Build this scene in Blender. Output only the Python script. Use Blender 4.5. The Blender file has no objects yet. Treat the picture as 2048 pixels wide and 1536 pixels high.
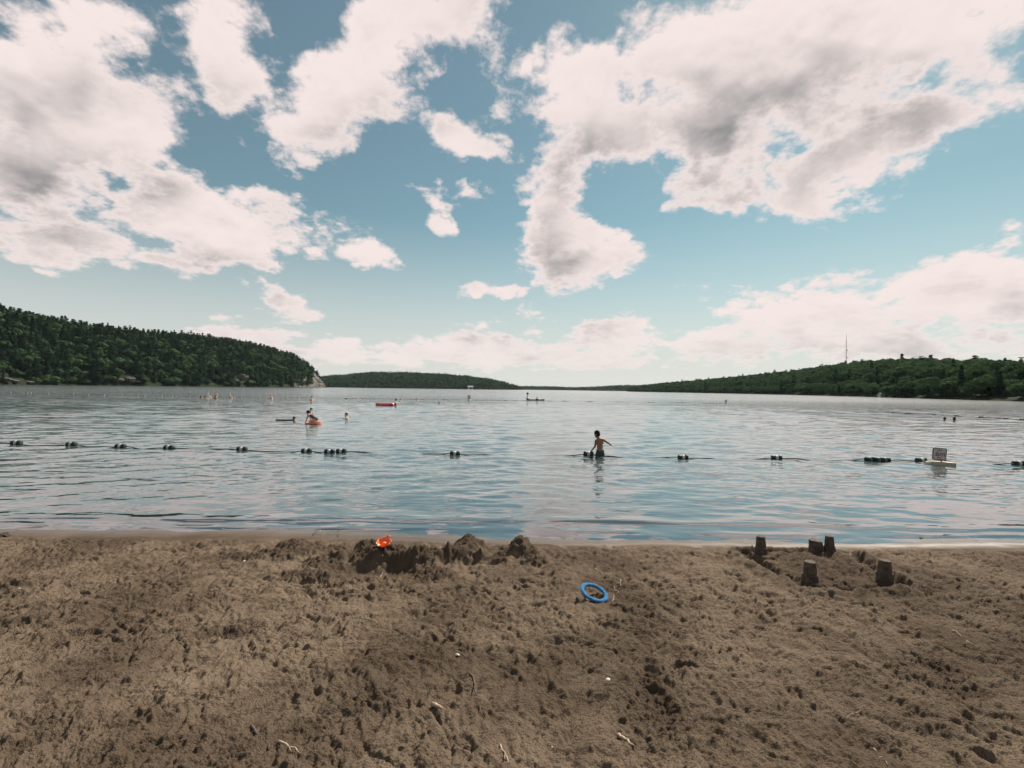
import bpy, bmesh, math, random
import numpy as np
from mathutils import Vector, Matrix, Euler

random.seed(7)
RNG = np.random.default_rng(11)
R = math.radians
scene = bpy.context.scene
COL = scene.collection

# ------------------------------------------------------------------ camera
FPX = 950.0                       # focal length in pixels of a 2048 px wide frame
EYE = Vector((0, 0, 1.9))         # 1.9 m above the lake
PITCH, ROLL = R(0.62), R(0.77)
fwd = Vector((0, math.cos(PITCH), math.sin(PITCH)))
rgt = Vector((math.cos(ROLL), 0, math.sin(ROLL)))
up_ = rgt.cross(fwd).normalized()
rgt = fwd.cross(up_).normalized()
cam_d = bpy.data.cameras.new('camera')
cam_d.sensor_width = 36
cam_d.lens = FPX / 2048 * 36
cam_d.clip_start = 0.05
cam_d.clip_end = 30000
cam = bpy.data.objects.new('camera', cam_d)
COL.objects.link(cam)
mw = Matrix((rgt, up_, -fwd)).transposed().to_4x4()
mw.translation = EYE
cam.matrix_world = mw
scene.camera = cam

def ray(px, py):
    return (fwd * FPX + rgt * (px - 1024) + up_ * (768 - py)).normalized()
def at_z(px, py, z=0.0):
    d = ray(px, py); t = (z - EYE.z) / d.z
    return EYE + d * t
def at_y(px, py, Y):
    d = ray(px, py)
    return EYE + d * (Y / d.y)

# ------------------------------------------------------------------ sun, sky, exposure
SUN_EL, SUN_AZ = R(44), R(38)     # azimuth measured from +Y towards +X
sun_dir = Vector((math.sin(SUN_AZ) * math.cos(SUN_EL), math.cos(SUN_AZ) * math.cos(SUN_EL), math.sin(SUN_EL)))
sl = bpy.data.lights.new('sun', 'SUN')
sl.energy = 5.0
sl.angle = R(0.6)
sl.color = (1.0, 0.90, 0.78)
so = bpy.data.objects.new('sun', sl)
so.rotation_euler = (-sun_dir).to_track_quat('-Z', 'Y').to_euler()
so.location = (0, 0, 60)
COL.objects.link(so)
scene.view_settings.view_transform = 'Standard'
scene.view_settings.look = 'None'
scene.view_settings.gamma = 1
scene.view_settings.exposure = 0.766
scene.cycles.use_denoising = True
scene.cycles.denoiser = 'OPENIMAGEDENOISE'
scene.cycles.denoising_input_passes = 'RGB_ALBEDO_NORMAL'
scene.cycles.max_bounces = 6
scene.cycles.diffuse_bounces = 2
scene.cycles.glossy_bounces = 3
scene.cycles.transparent_max_bounces = 8
scene.cycles.caustics_reflective = False
scene.cycles.caustics_refractive = False

class NT:
    """small helper that adds and links nodes"""
    def __init__(self, tree): self.t = tree
    def n(self, typ, props=None, **ins):
        nd = self.t.nodes.new(typ)
        for k, v in (props or {}).items(): setattr(nd, k, v)
        for k, v in ins.items():
            self.set(nd.inputs[int(k[1:])] if k[0] == 'i' and k[1:].isdigit() else nd.inputs[k.replace('_', ' ')], v)
        return nd
    def set(self, sock, v):
        if isinstance(v, bpy.types.NodeSocket): self.t.links.new(v, sock)
        elif isinstance(v, bpy.types.Node): self.t.links.new(v.outputs[0], sock)
        else: sock.default_value = v
    def m(self, op, a, b=0.0, c=0.0, clamp=False):
        return self.n('ShaderNodeMath', {'operation': op, 'use_clamp': clamp}, i0=a, i1=b, i2=c).outputs[0]
    def smooth(self, v, a, b, lo=0.0, hi=1.0):
        return self.n('ShaderNodeMapRange', {'interpolation_type': 'SMOOTHSTEP'}, i0=v, i1=a, i2=b, i3=lo, i4=hi).outputs[0]
    def lin(self, v, a, b, lo=0.0, hi=1.0):
        return self.n('ShaderNodeMapRange', {'clamp': True}, i0=v, i1=a, i2=b, i3=lo, i4=hi).outputs[0]
    def mix(self, f, a, b):
        nd = self.t.nodes.new('ShaderNodeMix'); nd.data_type = 'RGBA'
        self.set(nd.inputs[0], f); self.set(nd.inputs[6], a); self.set(nd.inputs[7], b)
        return nd.outputs[2]
    def noise(self, vec, scale, detail=4, rough=0.55, **kw):
        nd = self.n('ShaderNodeTexNoise', kw.pop('props', None), Scale=scale, Detail=detail, Roughness=rough, **kw)
        if vec is not None: self.set(nd.inputs['Vector'], vec)
        return nd.outputs[0]

def rgb(r, g, b): return (r, g, b, 1.0)

# clouds: (centre x, centre y, half width, half height, turn, strength) as seen from the beach; each is
# turned into a patch of the sky dome (azimuth, elevation) below
CLOUDS = [
 (110, 235, 275, 150, 0, 1.3), (50, 345, 215, 85, 0, 1.1), (10, 120, 170, 95, 0, 1.0), (280, 240, 115, 95, 0, 1.15),
 (430, 440, 270, 88, -13, 1.15), (110, 485, 240, 66, -5, .95), (340, 520, 140, 34, 0, .75), (310, 405, 100, 66, 0, 1.05),
 (748, 502, 78, 36, -35, .95),
 (140, 25, 230, 85, -8, .72), (455, 120, 85, 170, 30, .85), (400, 40, 120, 60, 0, .5),
 (745, 105, 300, 110, 33, 1.15), (610, 255, 115, 90, 10, 1.0), (890, 30, 100, 70, 20, .95), (560, 330, 80, 40, -20, .55),
 (905, 262, 130, 40, -33, .95), (990, 310, 80, 30, -30, .85), (870, 380, 90, 26, -20, .7),
 (900, 450, 50, 34, 0, 1.0), (782, 343, 34, 15, 0, .85), (942, 386, 42, 17, 0, .9),
 (1145, 505, 125, 92, 0, 1.2), (1120, 410, 78, 95, 5, 1.0), (1190, 540, 100, 50, 20, .9),
 (1160, 180, 150, 140, 10, 1.1), (1240, 275, 190, 85, 0, 1.0), (1060, 110, 70, 60, 0, .5),
 (1500, 120, 340, 200, 0, 1.3), (1780, 40, 330, 150, 0, 1.25), (1420, 260, 220, 120, 0, 1.1),
 (1690, 330, 210, 85, 12, 1.1), (1860, 235, 200, 68, 18, .95), (1980, 170, 140, 70, 15, .85), (1590, 385, 110, 55, 0, 1.05),
 (1415, 385, 115, 44, 15, 1.15), (1465, 405, 60, 34, 20, 1.0), (1320, 425, 40, 18, 0, .8),
 (1930, 590, 280, 95, 0, 1.15), (2000, 535, 130, 60, 0, 1.0), (1620, 635, 250, 75, 0, 1.0), (1760, 690, 440, 46, 0, .9), (1530, 600, 70, 35, 0, .8),
 (480, 668, 145, 34, 0, .9), (555, 597, 96, 30, -18, .9), (685, 692, 84, 28, 0, .85), (930, 688, 95, 45, 0, .95),
 (1225, 672, 110, 55, 0, 1.0), (1400, 690, 190, 38, 0, .85), (1058, 632, 40, 15, 0, 1.0), (1064, 661, 34, 12, 0, 1.0),
 (940, 578, 48, 21, 10, 1.05), (1018, 580, 48, 20, -10, 1.05), (1050, 716, 560, 24, 0, .95), (790, 704, 120, 24, 0, 1.0), (1010, 700, 70, 34, 0, .95), (640, 715, 300, 20, 0, .9), (2010, 452, 66, 24, 10, 1.2), (20, 558, 40, 10, 0, .6),
]
world = bpy.data.worlds.new('World')
scene.world = world
world.use_nodes = True
wt = world.node_tree
wt.nodes.clear()

def patch_field(px, py):
    """how deep inside a cloud the sky at this spot is (1 = core, 0 = edge, below 0 = clear)"""
    m = np.full(np.broadcast(px, py).shape, -0.9)
    for cx, cy, rx, ry, rot, s in CLOUDS:
        c, t = math.cos(R(rot)), math.sin(R(rot))
        u = ((px - cx) * c - (py - cy) * t) / rx; v = ((px - cx) * t + (py - cy) * c) / ry
        m = np.maximum(m, s * (1 - np.sqrt(u * u + v * v)))
    return m
AZ0, AZ1 = -0.95, 0.95
BANDS = [770, 742, 718, 700, 682, 664, 646, 624, 600, 578, 552, 524, 496, 464, 430, 392, 352, 308, 262, 216, 170, 120, 66, 10, -60]

def build_world():
    k = NT(wt)
    S = 0.085                      # cloud and veil colours below are picture values; the exposure makes up the difference
    out = k.n('ShaderNodeOutputWorld'); bg = k.n('ShaderNodeBackground')
    sky = k.n('ShaderNodeTexSky')
    sky.sky_type = 'NISHITA'; sky.sun_disc = False
    sky.sun_elevation = SUN_EL; sky.sun_rotation = SUN_AZ
    sky.altitude = 200; sky.air_density = 1.0; sky.dust_density = 0.25; sky.ozone_density = 1.6
    D = k.n('ShaderNodeTexCoord').outputs['Generated']
    two = {'noise_dimensions': '2D'}
    sp = k.n('ShaderNodeSeparateXYZ', Vector=D)
    az = k.m('ARCTAN2', sp.outputs[0], sp.outputs[1])
    el = k.m('ARCSINE', sp.outputs[2])
    # billows get smaller towards the horizon, as a layer overhead does
    def layer(z):
        den = k.m('ADD', k.m('MAXIMUM', z, 0.0), 0.34)
        inv = k.m('DIVIDE', 1.0, den)
        return k.n('ShaderNodeVectorMath', {'operation': 'SCALE'}, i0=D, Scale=inv).outputs[0]
    q = layer(sp.outputs[2])
    q2 = layer(k.m('ADD', sp.outputs[2], 0.035))
    wob = k.n('ShaderNodeTexNoise', two, Vector=q, Scale=4.2, Detail=4.0)
    ws = k.n('ShaderNodeSeparateXYZ', Vector=k.n('ShaderNodeVectorMath', {'operation': 'SUBTRACT'}, i0=wob.outputs[1], i1=(0.5, 0.5, 0.5)).outputs[0])
    sz = k.lin(el, 0.0, 0.5, 0.03, 0.075)
    waz = k.m('MULTIPLY_ADD', ws.outputs[0], k.m('MULTIPLY', sz, 1.2), az)
    wel = k.m('MULTIPLY_ADD', ws.outputs[1], sz, el)
    # cover along the sky, one curve for each band of elevation
    u = k.lin(waz, AZ0, AZ1)
    vals, els = [], []
    azs = np.linspace(AZ0, AZ1, 56)
    for py in BANDS:
        e = math.asin(ray(1024, py).z)
        pxs, pys = [], []
        for a_ in azs:                      # the direction (a_, e) back to the place in the frame
            d = Vector((math.sin(a_) * math.cos(e), math.cos(a_) * math.cos(e), math.sin(e)))
            w = d.dot(fwd)
            pxs.append(1024 + FPX * d.dot(rgt) / w); pys.append(768 - FPX * d.dot(up_) / w)
        f = patch_field(np.array(pxs), np.array(pys))
        nd = k.n('ShaderNodeFloatCurve', i1=u)
        cm = nd.mapping; cm.use_clip = False; cm.extend = 'HORIZONTAL'
        c = cm.curves[0]
        for i in range(len(azs) - 2): c.points.new(0.5, 0.5)
        for i, (a_, v) in enumerate(zip(azs, f)):
            p = c.points[i]; p.location = ((a_ - AZ0) / (AZ1 - AZ0), float(v)); p.handle_type = 'VECTOR'
        cm.update()
        vals.append(nd.outputs[0]); els.append(e)
    def cover(e_sock):
        acc = vals[0]
        for i in range(1, len(vals)):
            w = k.lin(e_sock, els[i - 1], els[i])
            mx = k.n('ShaderNodeMix', {'data_type': 'FLOAT'}); k.set(mx.inputs[0], w); k.set(mx.inputs[2], acc); k.set(mx.inputs[3], vals[i])
            acc = mx.outputs[0]
        return acc
    # the same kind of cloud goes on all round the sky
    low = k.noise(q, 1.5, 3, 0.5, props=two)
    outside = k.m('MAXIMUM', k.smooth(k.m('ABSOLUTE', az), 0.84, 0.95), k.smooth(el, 0.66, 0.76))
    gen = k.m('SUBTRACT', k.m('MULTIPLY', low, 5.0), 2.35)
    def whole(e_sock):
        mx = k.n('ShaderNodeMix', {'data_type': 'FLOAT'}); k.set(mx.inputs[0], outside); k.set(mx.inputs[2], cover(e_sock)); k.set(mx.inputs[3], gen)
        return mx.outputs[0]
    def puffs(qq, detail, rough, amp):
        n1 = k.noise(qq, 5.0, detail, rough, props=two)
        n2 = k.m('ABSOLUTE', k.m('SUBTRACT', k.noise(qq, 9.5, max(1, detail - 3), rough, props=two), 0.5))
        return k.m('ADD', k.m('MULTIPLY', k.m('SUBTRACT', n1, 0.5), 2.1 * amp), k.m('MULTIPLY', k.m('SUBTRACT', n2, 0.10), 1.5 * amp))
    c0, c1 = whole(wel), whole(k.m('ADD', wel, 0.10))
    q3 = layer(k.m('ADD', sp.outputs[2], 0.016))
    d0 = k.m('ADD', c0, puffs(q, 10, 0.60, 0.86))
    d2 = k.m('ADD', k.m('MULTIPLY_ADD', k.m('SUBTRACT', c1, c0), 0.18, c0), puffs(q3, 7, 0.56, 0.86))
    s0 = k.m('ADD', c0, puffs(q, 3, 0.5, 0.45))
    s1 = k.m('ADD', c1, puffs(q2, 3, 0.5, 0.45))
    alpha = k.smooth(d0, 0.02, 0.40)
    big_lit = k.smooth(k.m('SUBTRACT', s0, s1), -0.50, 0.92)      # light comes from above
    puff_lit = k.smooth(k.m('SUBTRACT', d0, d2), -0.40, 0.42)
    lit = k.m('ADD', k.m('MULTIPLY', big_lit, 0.74), k.m('MULTIPLY', puff_lit, 0.26))
    thick = k.smooth(d0, 0.18, 1.0)                              # thin edges glow, the heart is grey
    lit = k.m('SUBTRACT', 1.0, k.m('MULTIPLY', thick, k.m('SUBTRACT', 1.0, lit)))
    lit = k.m('SUBTRACT', lit, k.m('MULTIPLY', k.smooth(s0, 0.7, 1.6), 0.22), clamp=True)
    cs = k.mix(lit, rgb(0.25 / S, 0.255 / S, 0.255 / S), rgb(0.92 / S, 0.80 / S, 0.775 / S))
    tint = k.n('ShaderNodeMix', {'data_type': 'RGBA', 'blend_type': 'MULTIPLY'})
    k.set(tint.inputs[0], 1.0); k.set(tint.inputs[6], sky.outputs[0]); k.set(tint.inputs[7], rgb(0.95, 1.16, 0.88))
    # pale veil near the horizon
    veil = k.smooth(sp.outputs[2], -0.02, 0.50, 1.0, 0.0)
    skyc = k.mix(k.m('MAXIMUM', k.m('MULTIPLY', k.m('POWER', veil, 1.8), 0.92), 0.07), tint.outputs[2], rgb(0.71 / S, 0.68 / S, 0.675 / S))
    far = k.smooth(sp.outputs[2], 0.0, 0.16, 0.72, 1.0)
    colr = k.mix(k.m('MULTIPLY', alpha, far), skyc, cs)
    k.set(bg.inputs[0], colr); bg.inputs[1].default_value = 0.050
    k.set(out.inputs[0], bg)
build_world()
world.cycles.sampling_method = 'MANUAL'
world.cycles.sample_map_resolution = 512
#@@SKY_END

# ------------------------------------------------------------------ helpers
def tag(o, label=None, cat=None, group=None, kind=None):
    if label: o['label'] = label
    if cat: o['category'] = cat
    if group: o['group'] = group
    if kind: o['kind'] = kind
    return o
def obj(name, mesh, mat=None, parent=None, loc=None):
    o = bpy.data.objects.new(name, mesh)
    COL.objects.link(o)
    if mat is not None and mesh is not None and not mesh.materials: mesh.materials.append(mat)
    if parent is not None: o.parent = parent
    if loc is not None: o.location = loc
    return o
def thing(name, label, cat, loc=(0, 0, 0), rot=(0, 0, 0), group=None, scale=1.0):
    o = bpy.data.objects.new(name, None)
    o.empty_display_size = 0.2
    COL.objects.link(o)
    o.location = loc; o.rotation_euler = rot
    o.scale = (scale,) * 3
    return tag(o, label, cat, group)
def np_mesh(name, V, F, smooth=True, mat=None):
    V = np.asarray(V, np.float32); F = np.asarray(F, np.int32)
    me = bpy.data.meshes.new(name)
    n = F.shape[1]
    me.vertices.add(len(V)); me.vertices.foreach_set('co', V.ravel())
    me.loops.add(F.size); me.loops.foreach_set('vertex_index', F.ravel())
    me.polygons.add(len(F)); me.polygons.foreach_set('loop_start', np.arange(0, F.size, n, dtype=np.int32))
    me.polygons.foreach_set('use_smooth', np.full(len(F), smooth))
    me.update(calc_edges=True)
    if mat is not None: me.materials.append(mat)
    return me
def grid_mesh(name, X, Y, Z, mat=None, smooth=True):
    r, c = X.shape
    i = np.arange(r * c).reshape(r, c)
    F = np.stack([i[:-1, :-1], i[:-1, 1:], i[1:, 1:], i[1:, :-1]], -1).reshape(-1, 4)
    return np_mesh(name, np.stack([X, Y, Z], -1).reshape(-1, 3), F, smooth, mat)
def bm_mesh(name, bm, smooth=True, mat=None):
    me = bpy.data.meshes.new(name)
    bm.to_mesh(me); bm.free()
    if smooth: me.polygons.foreach_set('use_smooth', [True] * len(me.polygons))
    if mat is not None: me.materials.append(mat)
    return me
def lathe(profile, seg=20, axis='Z'):
    """closed profile of (radius, height) turned round an axis"""
    bm = bmesh.new(); rings = []
    for r, h in profile:
        ring = []
        for k in range(seg):
            a = 2 * math.pi * k / seg
            p = (r * math.cos(a), r * math.sin(a), h)
            if axis == 'X': p = (p[2], p[0], p[1])
            ring.append(bm.verts.new(p))
        rings.append(ring)
    for a, b in zip(rings[:-1], rings[1:]):
        for k in range(seg):
            bm.faces.new((a[k], a[(k + 1) % seg], b[(k + 1) % seg], b[k]))
    bm.faces.new(rings[0][::-1]); bm.faces.new(rings[-1])
    bmesh.ops.recalc_face_normals(bm, faces=bm.faces[:])
    return bm
def tube(pts, rad, seg=8):
    """tube through points; rad may be a list"""
    bm = bmesh.new(); rings = []
    pts = [Vector(p) for p in pts]
    if not hasattr(rad, '__len__'): rad = [rad] * len(pts)
    for i, p in enumerate(pts):
        t = (pts[min(i + 1, len(pts) - 1)] - pts[max(i - 1, 0)]).normalized()
        a = t.cross(Vector((0, 0, 1)))
        if a.length < 1e-3: a = t.cross(Vector((1, 0, 0)))
        a.normalize(); b = t.cross(a)
        rings.append([bm.verts.new(p + (a * math.cos(2 * math.pi * k / seg) + b * math.sin(2 * math.pi * k / seg)) * rad[i]) for k in range(seg)])
    for a, b in zip(rings[:-1], rings[1:]):
        for k in range(seg):
            bm.faces.new((a[k], a[(k + 1) % seg], b[(k + 1) % seg], b[k]))
    bm.faces.new(rings[0][::-1]); bm.faces.new(rings[-1])
    bmesh.ops.recalc_face_normals(bm, faces=bm.faces[:])
    return bm
def box(bm, lo, hi, bevel=0.0):
    lo, hi = Vector(lo), Vector(hi)
    r = bmesh.ops.create_cube(bm, size=1.0)
    for v in r['verts']: v.co = Vector((v.co[i] * (hi[i] - lo[i]) + (lo[i] + hi[i]) / 2 for i in range(3)))
    if bevel:
        es = list({e for v in r['verts'] for e in v.link_edges})
        bmesh.ops.bevel(bm, geom=es, offset=bevel, segments=2, affect='EDGES')

_perm = np.concatenate([np.random.default_rng(3).permutation(512)] * 2)
_ga = np.linspace(0, 2 * np.pi, 512, endpoint=False)[np.random.default_rng(4).permutation(512)]
_gx, _gy = np.cos(_ga), np.sin(_ga)
def perlin(x, y, seed=0):
    x = x + seed * 17.31; y = y + seed * 9.77
    xi = np.floor(x).astype(np.int64); yi = np.floor(y).astype(np.int64)
    fx = x - xi; fy = y - yi
    u = fx * fx * fx * (fx * (fx * 6 - 15) + 10); v = fy * fy * fy * (fy * (fy * 6 - 15) + 10)
    def g(ix, iy, dx, dy):
        h = _perm[(_perm[ix & 511] + iy) & 511]
        return _gx[h] * dx + _gy[h] * dy
    a = g(xi, yi, fx, fy); b = g(xi + 1, yi, fx - 1, fy); c = g(xi, yi + 1, fx, fy - 1); d = g(xi + 1, yi + 1, fx - 1, fy - 1)
    return (a + u * (b - a) + v * ((c + u * (d - c)) - (a + u * (b - a)))) * 1.5
def fbm(x, y, octaves=4, seed=0, gain=0.5):
    s = 0; a = 1; f = 1
    for o in range(octaves):
        s = s + a * perlin(x * f, y * f, seed + o); a *= gain; f *= 2.03
    return s
def sst(x, a, b):
    t = np.clip((x - a) / (b - a), 0, 1)
    return t * t * (3 - 2 * t)

# ------------------------------------------------------------------ materials
def material(name):
    m = bpy.data.materials.new(name); m.use_nodes = True
    nt = m.node_tree; nt.nodes.clear()
    k = NT(nt)
    out = k.n('ShaderNodeOutputMaterial')
    return m, k, out
def principled(name, c1, c2=None, scale=8.0, rough=0.6, bump=0.0, bscale=40.0, spec=0.5, metal=0.0, coat=0.0):
    m, k, out = material(name)
    b = k.n('ShaderNodeBsdfPrincipled', Roughness=rough, Metallic=metal)
    b.inputs['Specular IOR Level'].default_value = spec
    b.inputs['Coat Weight'].default_value = coat
    tc = k.n('ShaderNodeTexCoord').outputs['Object']
    col = rgb(*c1)
    if c2 is not None: col = k.mix(k.smooth(k.noise(tc, scale, 5), 0.35, 0.68), rgb(*c1), rgb(*c2))
    k.set(b.inputs['Base Color'], col)
    if bump:
        bn = k.n('ShaderNodeBump', Strength=bump, Distance=0.01, Height=k.noise(tc, bscale, 4))
        k.set(b.inputs['Normal'], bn)
    k.set(out.inputs[0], b)
    return m

def sand_material():
    m, k, out = material('sand')
    geo = k.n('ShaderNodeNewGeometry'); P = geo.outputs['Position']
    sp = k.n('ShaderNodeSeparateXYZ', Vector=P)
    big = k.noise(P, 0.75, 4)
    mid = k.noise(P, 5.0, 5, 0.6)
    fine = k.noise(P, 90.0, 3, 0.6)
    grain = k.noise(P, 420.0, 2, 0.6)
    c = k.mix(k.smooth(big, 0.34, 0.62), rgb(0.078, 0.058, 0.041), rgb(0.168, 0.130, 0.094))
    c = k.mix(k.m('MULTIPLY', k.smooth(mid, 0.46, 0.68), 0.55), c, rgb(0.072, 0.051, 0.035))
    c = k.mix(k.m('MULTIPLY', k.smooth(fine, 0.52, 0.72), 0.40), c, rgb(0.046, 0.033, 0.024))
    c = k.mix(k.m('MULTIPLY', k.smooth(grain, 0.60, 0.72), 0.45), c, rgb(0.24, 0.19, 0.145))
    # freshly dug sand comes up damp and dark; hollows get the same darker tone
    dug = k.n('ShaderNodeAttribute', {'attribute_name': 'dug'}).outputs['Fac']
    c = k.mix(k.m('MULTIPLY', k.smooth(dug, 0.25, 0.9), 0.72), c, k.mix(mid, rgb(0.046, 0.034, 0.025), rgb(0.082, 0.060, 0.043)))
    # damp band just above the water line
    h = k.m('ADD', sp.outputs[2], k.m('MULTIPLY', k.m('SUBTRACT', k.noise(P, 1.6, 3), 0.5), 0.030))
    wet = k.smooth(h, 0.004, 0.040, 1.0, 0.0)
    damp = k.smooth(h, 0.012, 0.055, 1.0, 0.0)
    c = k.mix(k.m('MULTIPLY', damp, 0.75), c, rgb(0.062, 0.045, 0.033))
    b = k.n('ShaderNodeBsdfPrincipled')
    k.set(b.inputs['Base Color'], c)
    k.set(b.inputs['Roughness'], k.lin(wet, 0, 1, 0.85, 0.26))
    k.set(b.inputs['Specular IOR Level'], k.lin(wet, 0, 1, 0.05, 0.36))
    hgt = k.m('ADD', k.m('MULTIPLY', fine, 1.0), k.m('MULTIPLY', grain, 0.25))
    bn = k.n('ShaderNodeBump', Distance=0.020, Height=hgt)
    k.set(bn.inputs['Strength'], k.lin(wet, 0, 1, 1.0, 0.03))
    k.set(b.inputs['Normal'], bn)
    k.set(out.inputs[0], b)
    return m

def water_material():
    m, k, out = material('lake_water')
    geo = k.n('ShaderNodeNewGeometry'); P = geo.outputs['Position']
    sp = k.n('ShaderNodeSeparateXYZ', Vector=P)
    dep = k.n('ShaderNodeAttribute', {'attribute_name': 'depth'}).outputs['Fac']
    far = k.smooth(sp.outputs[1], 14.0, 60.0)
    m1 = k.n('ShaderNodeMapping', Vector=P, Scale=(0.75, 1.9, 1.0), Rotation=(0, 0, R(8)))
    m2 = k.n('ShaderNodeMapping', Vector=P, Scale=(0.22, 0.8, 1.0), Rotation=(0, 0, R(-6)))
    r1 = k.noise(m1.outputs[0], 2.2, 2, 0.5)
    r2 = k.noise(m2.outputs[0], 1.0, 3, 0.5)
    gust = k.smooth(k.noise(k.n('ShaderNodeMapping', Vector=P, Scale=(0.03, 0.12, 1)).outputs[0], 1.0, 3), 0.3, 0.7, 0.45, 1.0)
    h = k.m('ADD', k.m('MULTIPLY', r1, 0.038), k.m('MULTIPLY', k.m('MULTIPLY', r2, 0.34), far))
    bn = k.n('ShaderNodeBump', Distance=1.0, Height=h)
    k.set(bn.inputs['Strength'], k.m('MULTIPLY', gust, k.lin(dep, 0.0, 0.25, 0.15, 0.9)))
    fr = k.n('ShaderNodeFresnel', IOR=2.60, Normal=bn.outputs[0]).outputs[0]
    fr = k.m('POWER', fr, 0.68)
    gl = k.n('ShaderNodeBsdfGlossy', Normal=bn.outputs[0], Color=rgb(0.97, 0.97, 0.97))
    k.set(gl.inputs['Roughness'], k.lin(sp.outputs[1], 10, 120, 0.03, 0.11))
    body = k.n('ShaderNodeBsdfDiffuse', Color=rgb(0.072, 0.104, 0.107))
    clear = k.n('ShaderNodeBsdfTransparent', Color=rgb(0.80, 0.86, 0.84))
    murk = k.m('SUBTRACT', 1.0, k.m('POWER', 2.718, k.m('MULTIPLY', dep, -3.4)))
    inner = k.n('ShaderNodeMixShader'); k.set(inner.inputs[0], murk); k.set(inner.inputs[1], clear); k.set(inner.inputs[2], body)
    mx = k.n('ShaderNodeMixShader'); k.set(mx.inputs[0], fr); k.set(mx.inputs[1], inner); k.set(mx.inputs[2], gl)
    k.set(out.inputs[0], mx)
    return m

def leaf_material(name, ca, cb, cc):
    m, k, out = material(name)
    rnd = k.n('ShaderNodeObjectInfo').outputs['Random']
    geo = k.n('ShaderNodeNewGeometry')
    n = k.noise(geo.outputs['Position'], 0.35, 3)
    c = k.mix(rnd, rgb(*ca), rgb(*cb))
    c = k.mix(k.smooth(n, 0.45, 0.75, 0.0, 0.7), c, rgb(*cc))
    c = k.mix(k.m('MULTIPLY', geo.outputs['Random Per Island'], 0.35), c, rgb(cc[0] * .6, cc[1] * .6, cc[2] * .6))
    d = k.n('ShaderNodeBsdfDiffuse', Color=c)
    t = k.n('ShaderNodeBsdfTranslucent', Color=c)
    mx = k.n('ShaderNodeMixShader', i0=0.25); k.set(mx.inputs[1], d); k.set(mx.inputs[2], t)
    k.set(out.inputs[0], mx)
    return m

M = {}
M['sand'] = sand_material()
M['water'] = water_material()
M['needles'] = leaf_material('pine_needles', (0.020, 0.046, 0.034), (0.044, 0.082, 0.050), (0.085, 0.130, 0.066))
M['leaves'] = leaf_material('broad_leaves', (0.030, 0.066, 0.036), (0.064, 0.114, 0.050), (0.105, 0.160, 0.066))
M['bark'] = principled('bark', (0.075, 0.058, 0.045), (0.13, 0.11, 0.09), 3.0, 0.9)
M['hill'] = principled('forest_floor', (0.016, 0.024, 0.014), (0.028, 0.034, 0.020), 0.08, 0.95, spec=0.03)
M['rock'] = principled('granite', (0.060, 0.056, 0.050), (0.150, 0.138, 0.122), 0.5, 0.85, 0.6, 2.0, spec=0.1)
M['dark_plastic'] = principled('dark_green_plastic', (0.008, 0.018, 0.020), (0.015, 0.026, 0.026), 14, 0.55, spec=0.25)
M['white_plastic'] = principled('white_plastic', (0.58, 0.56, 0.53), (0.40, 0.39, 0.35), 16, 0.6, spec=0.25)
M['rope'] = principled('wet_rope', (0.020, 0.024, 0.022), (0.045, 0.045, 0.038), 30, 0.7, 0.5, 200)
M['wet_sand'] = principled('packed_wet_sand', (0.046, 0.034, 0.025), (0.105, 0.078, 0.056), 18, 0.85, 1.0, 120)
M['twig'] = principled('dry_twig', (0.18, 0.13, 0.09), (0.36, 0.29, 0.21), 30, 0.85, 0.6, 150)
M['dark_twig'] = principled('damp_twig', (0.035, 0.027, 0.021), (0.085, 0.062, 0.045), 30, 0.8, 0.6, 150)
M['pebble'] = principled('pale_pebble', (0.52, 0.48, 0.43), (0.66, 0.62, 0.56), 40, 0.7)
M['orange'] = principled('orange_plastic', (0.84, 0.15, 0.020), (0.76, 0.12, 0.018), 20, 0.28, 0, 40, 0.5, 0, 0.3)
M['blue'] = principled('blue_foam_ring', (0.018, 0.11, 0.26), (0.035, 0.165, 0.33), 40, 0.8, 0.5, 120, 0.15)
M['blue_print'] = principled('pale_blue_print', (0.05, 0.17, 0.31), (0.03, 0.14, 0.28), 60, 0.9, spec=0.08)

# ------------------------------------------------------------------ beach and lake bed (one sheet)
def bed_profile(y):
    return np.interp(y, [-60, -5, 0, 2, 3, 4, 5, 5.6, 6.15, 7, 9, 14, 25, 60, 120, 400],
                        [0.60, 0.42, 0.34, 0.27, 0.205, 0.145, 0.085, 0.045, 0.0, -0.05, -0.19, -0.60, -1.2, -2.4, -3.5, -5.0])
def shore_wobble(x):
    return 0.10 * np.sin(x * 0.55 + 0.6) + 0.05 * np.sin(x * 1.3 + 2.0)
def base_z(x, y):
    return bed_profile(y + shore_wobble(x) * sst(y, 3.5, 5.8))
def on_sand(px, py, extra=0.0):
    z = 0.15
    for _ in range(12):
        p = at_z(px, py, z); z = float(base_z(np.array(p.x), np.array(p.y))) + extra
    return Vector((p.x, p.y, z))

def gauss(x, y, cx, cy, sx, sy, a=0.0):
    c, s = math.cos(a), math.sin(a)
    u = (x - cx) * c + (y - cy) * s; v = -(x - cx) * s + (y - cy) * c
    return np.exp(-(u / sx) ** 2 - (v / sy) ** 2)
def seg_dist(x, y, a, b):
    ax, ay, bx, by = a[0], a[1], b[0], b[1]
    t = np.clip(((x - ax) * (bx - ax) + (y - ay) * (by - ay)) / ((bx - ax) ** 2 + (by - ay) ** 2), 0, 1)
    return np.hypot(x - ax - t * (bx - ax), y - ay - t * (by - ay))

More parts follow.
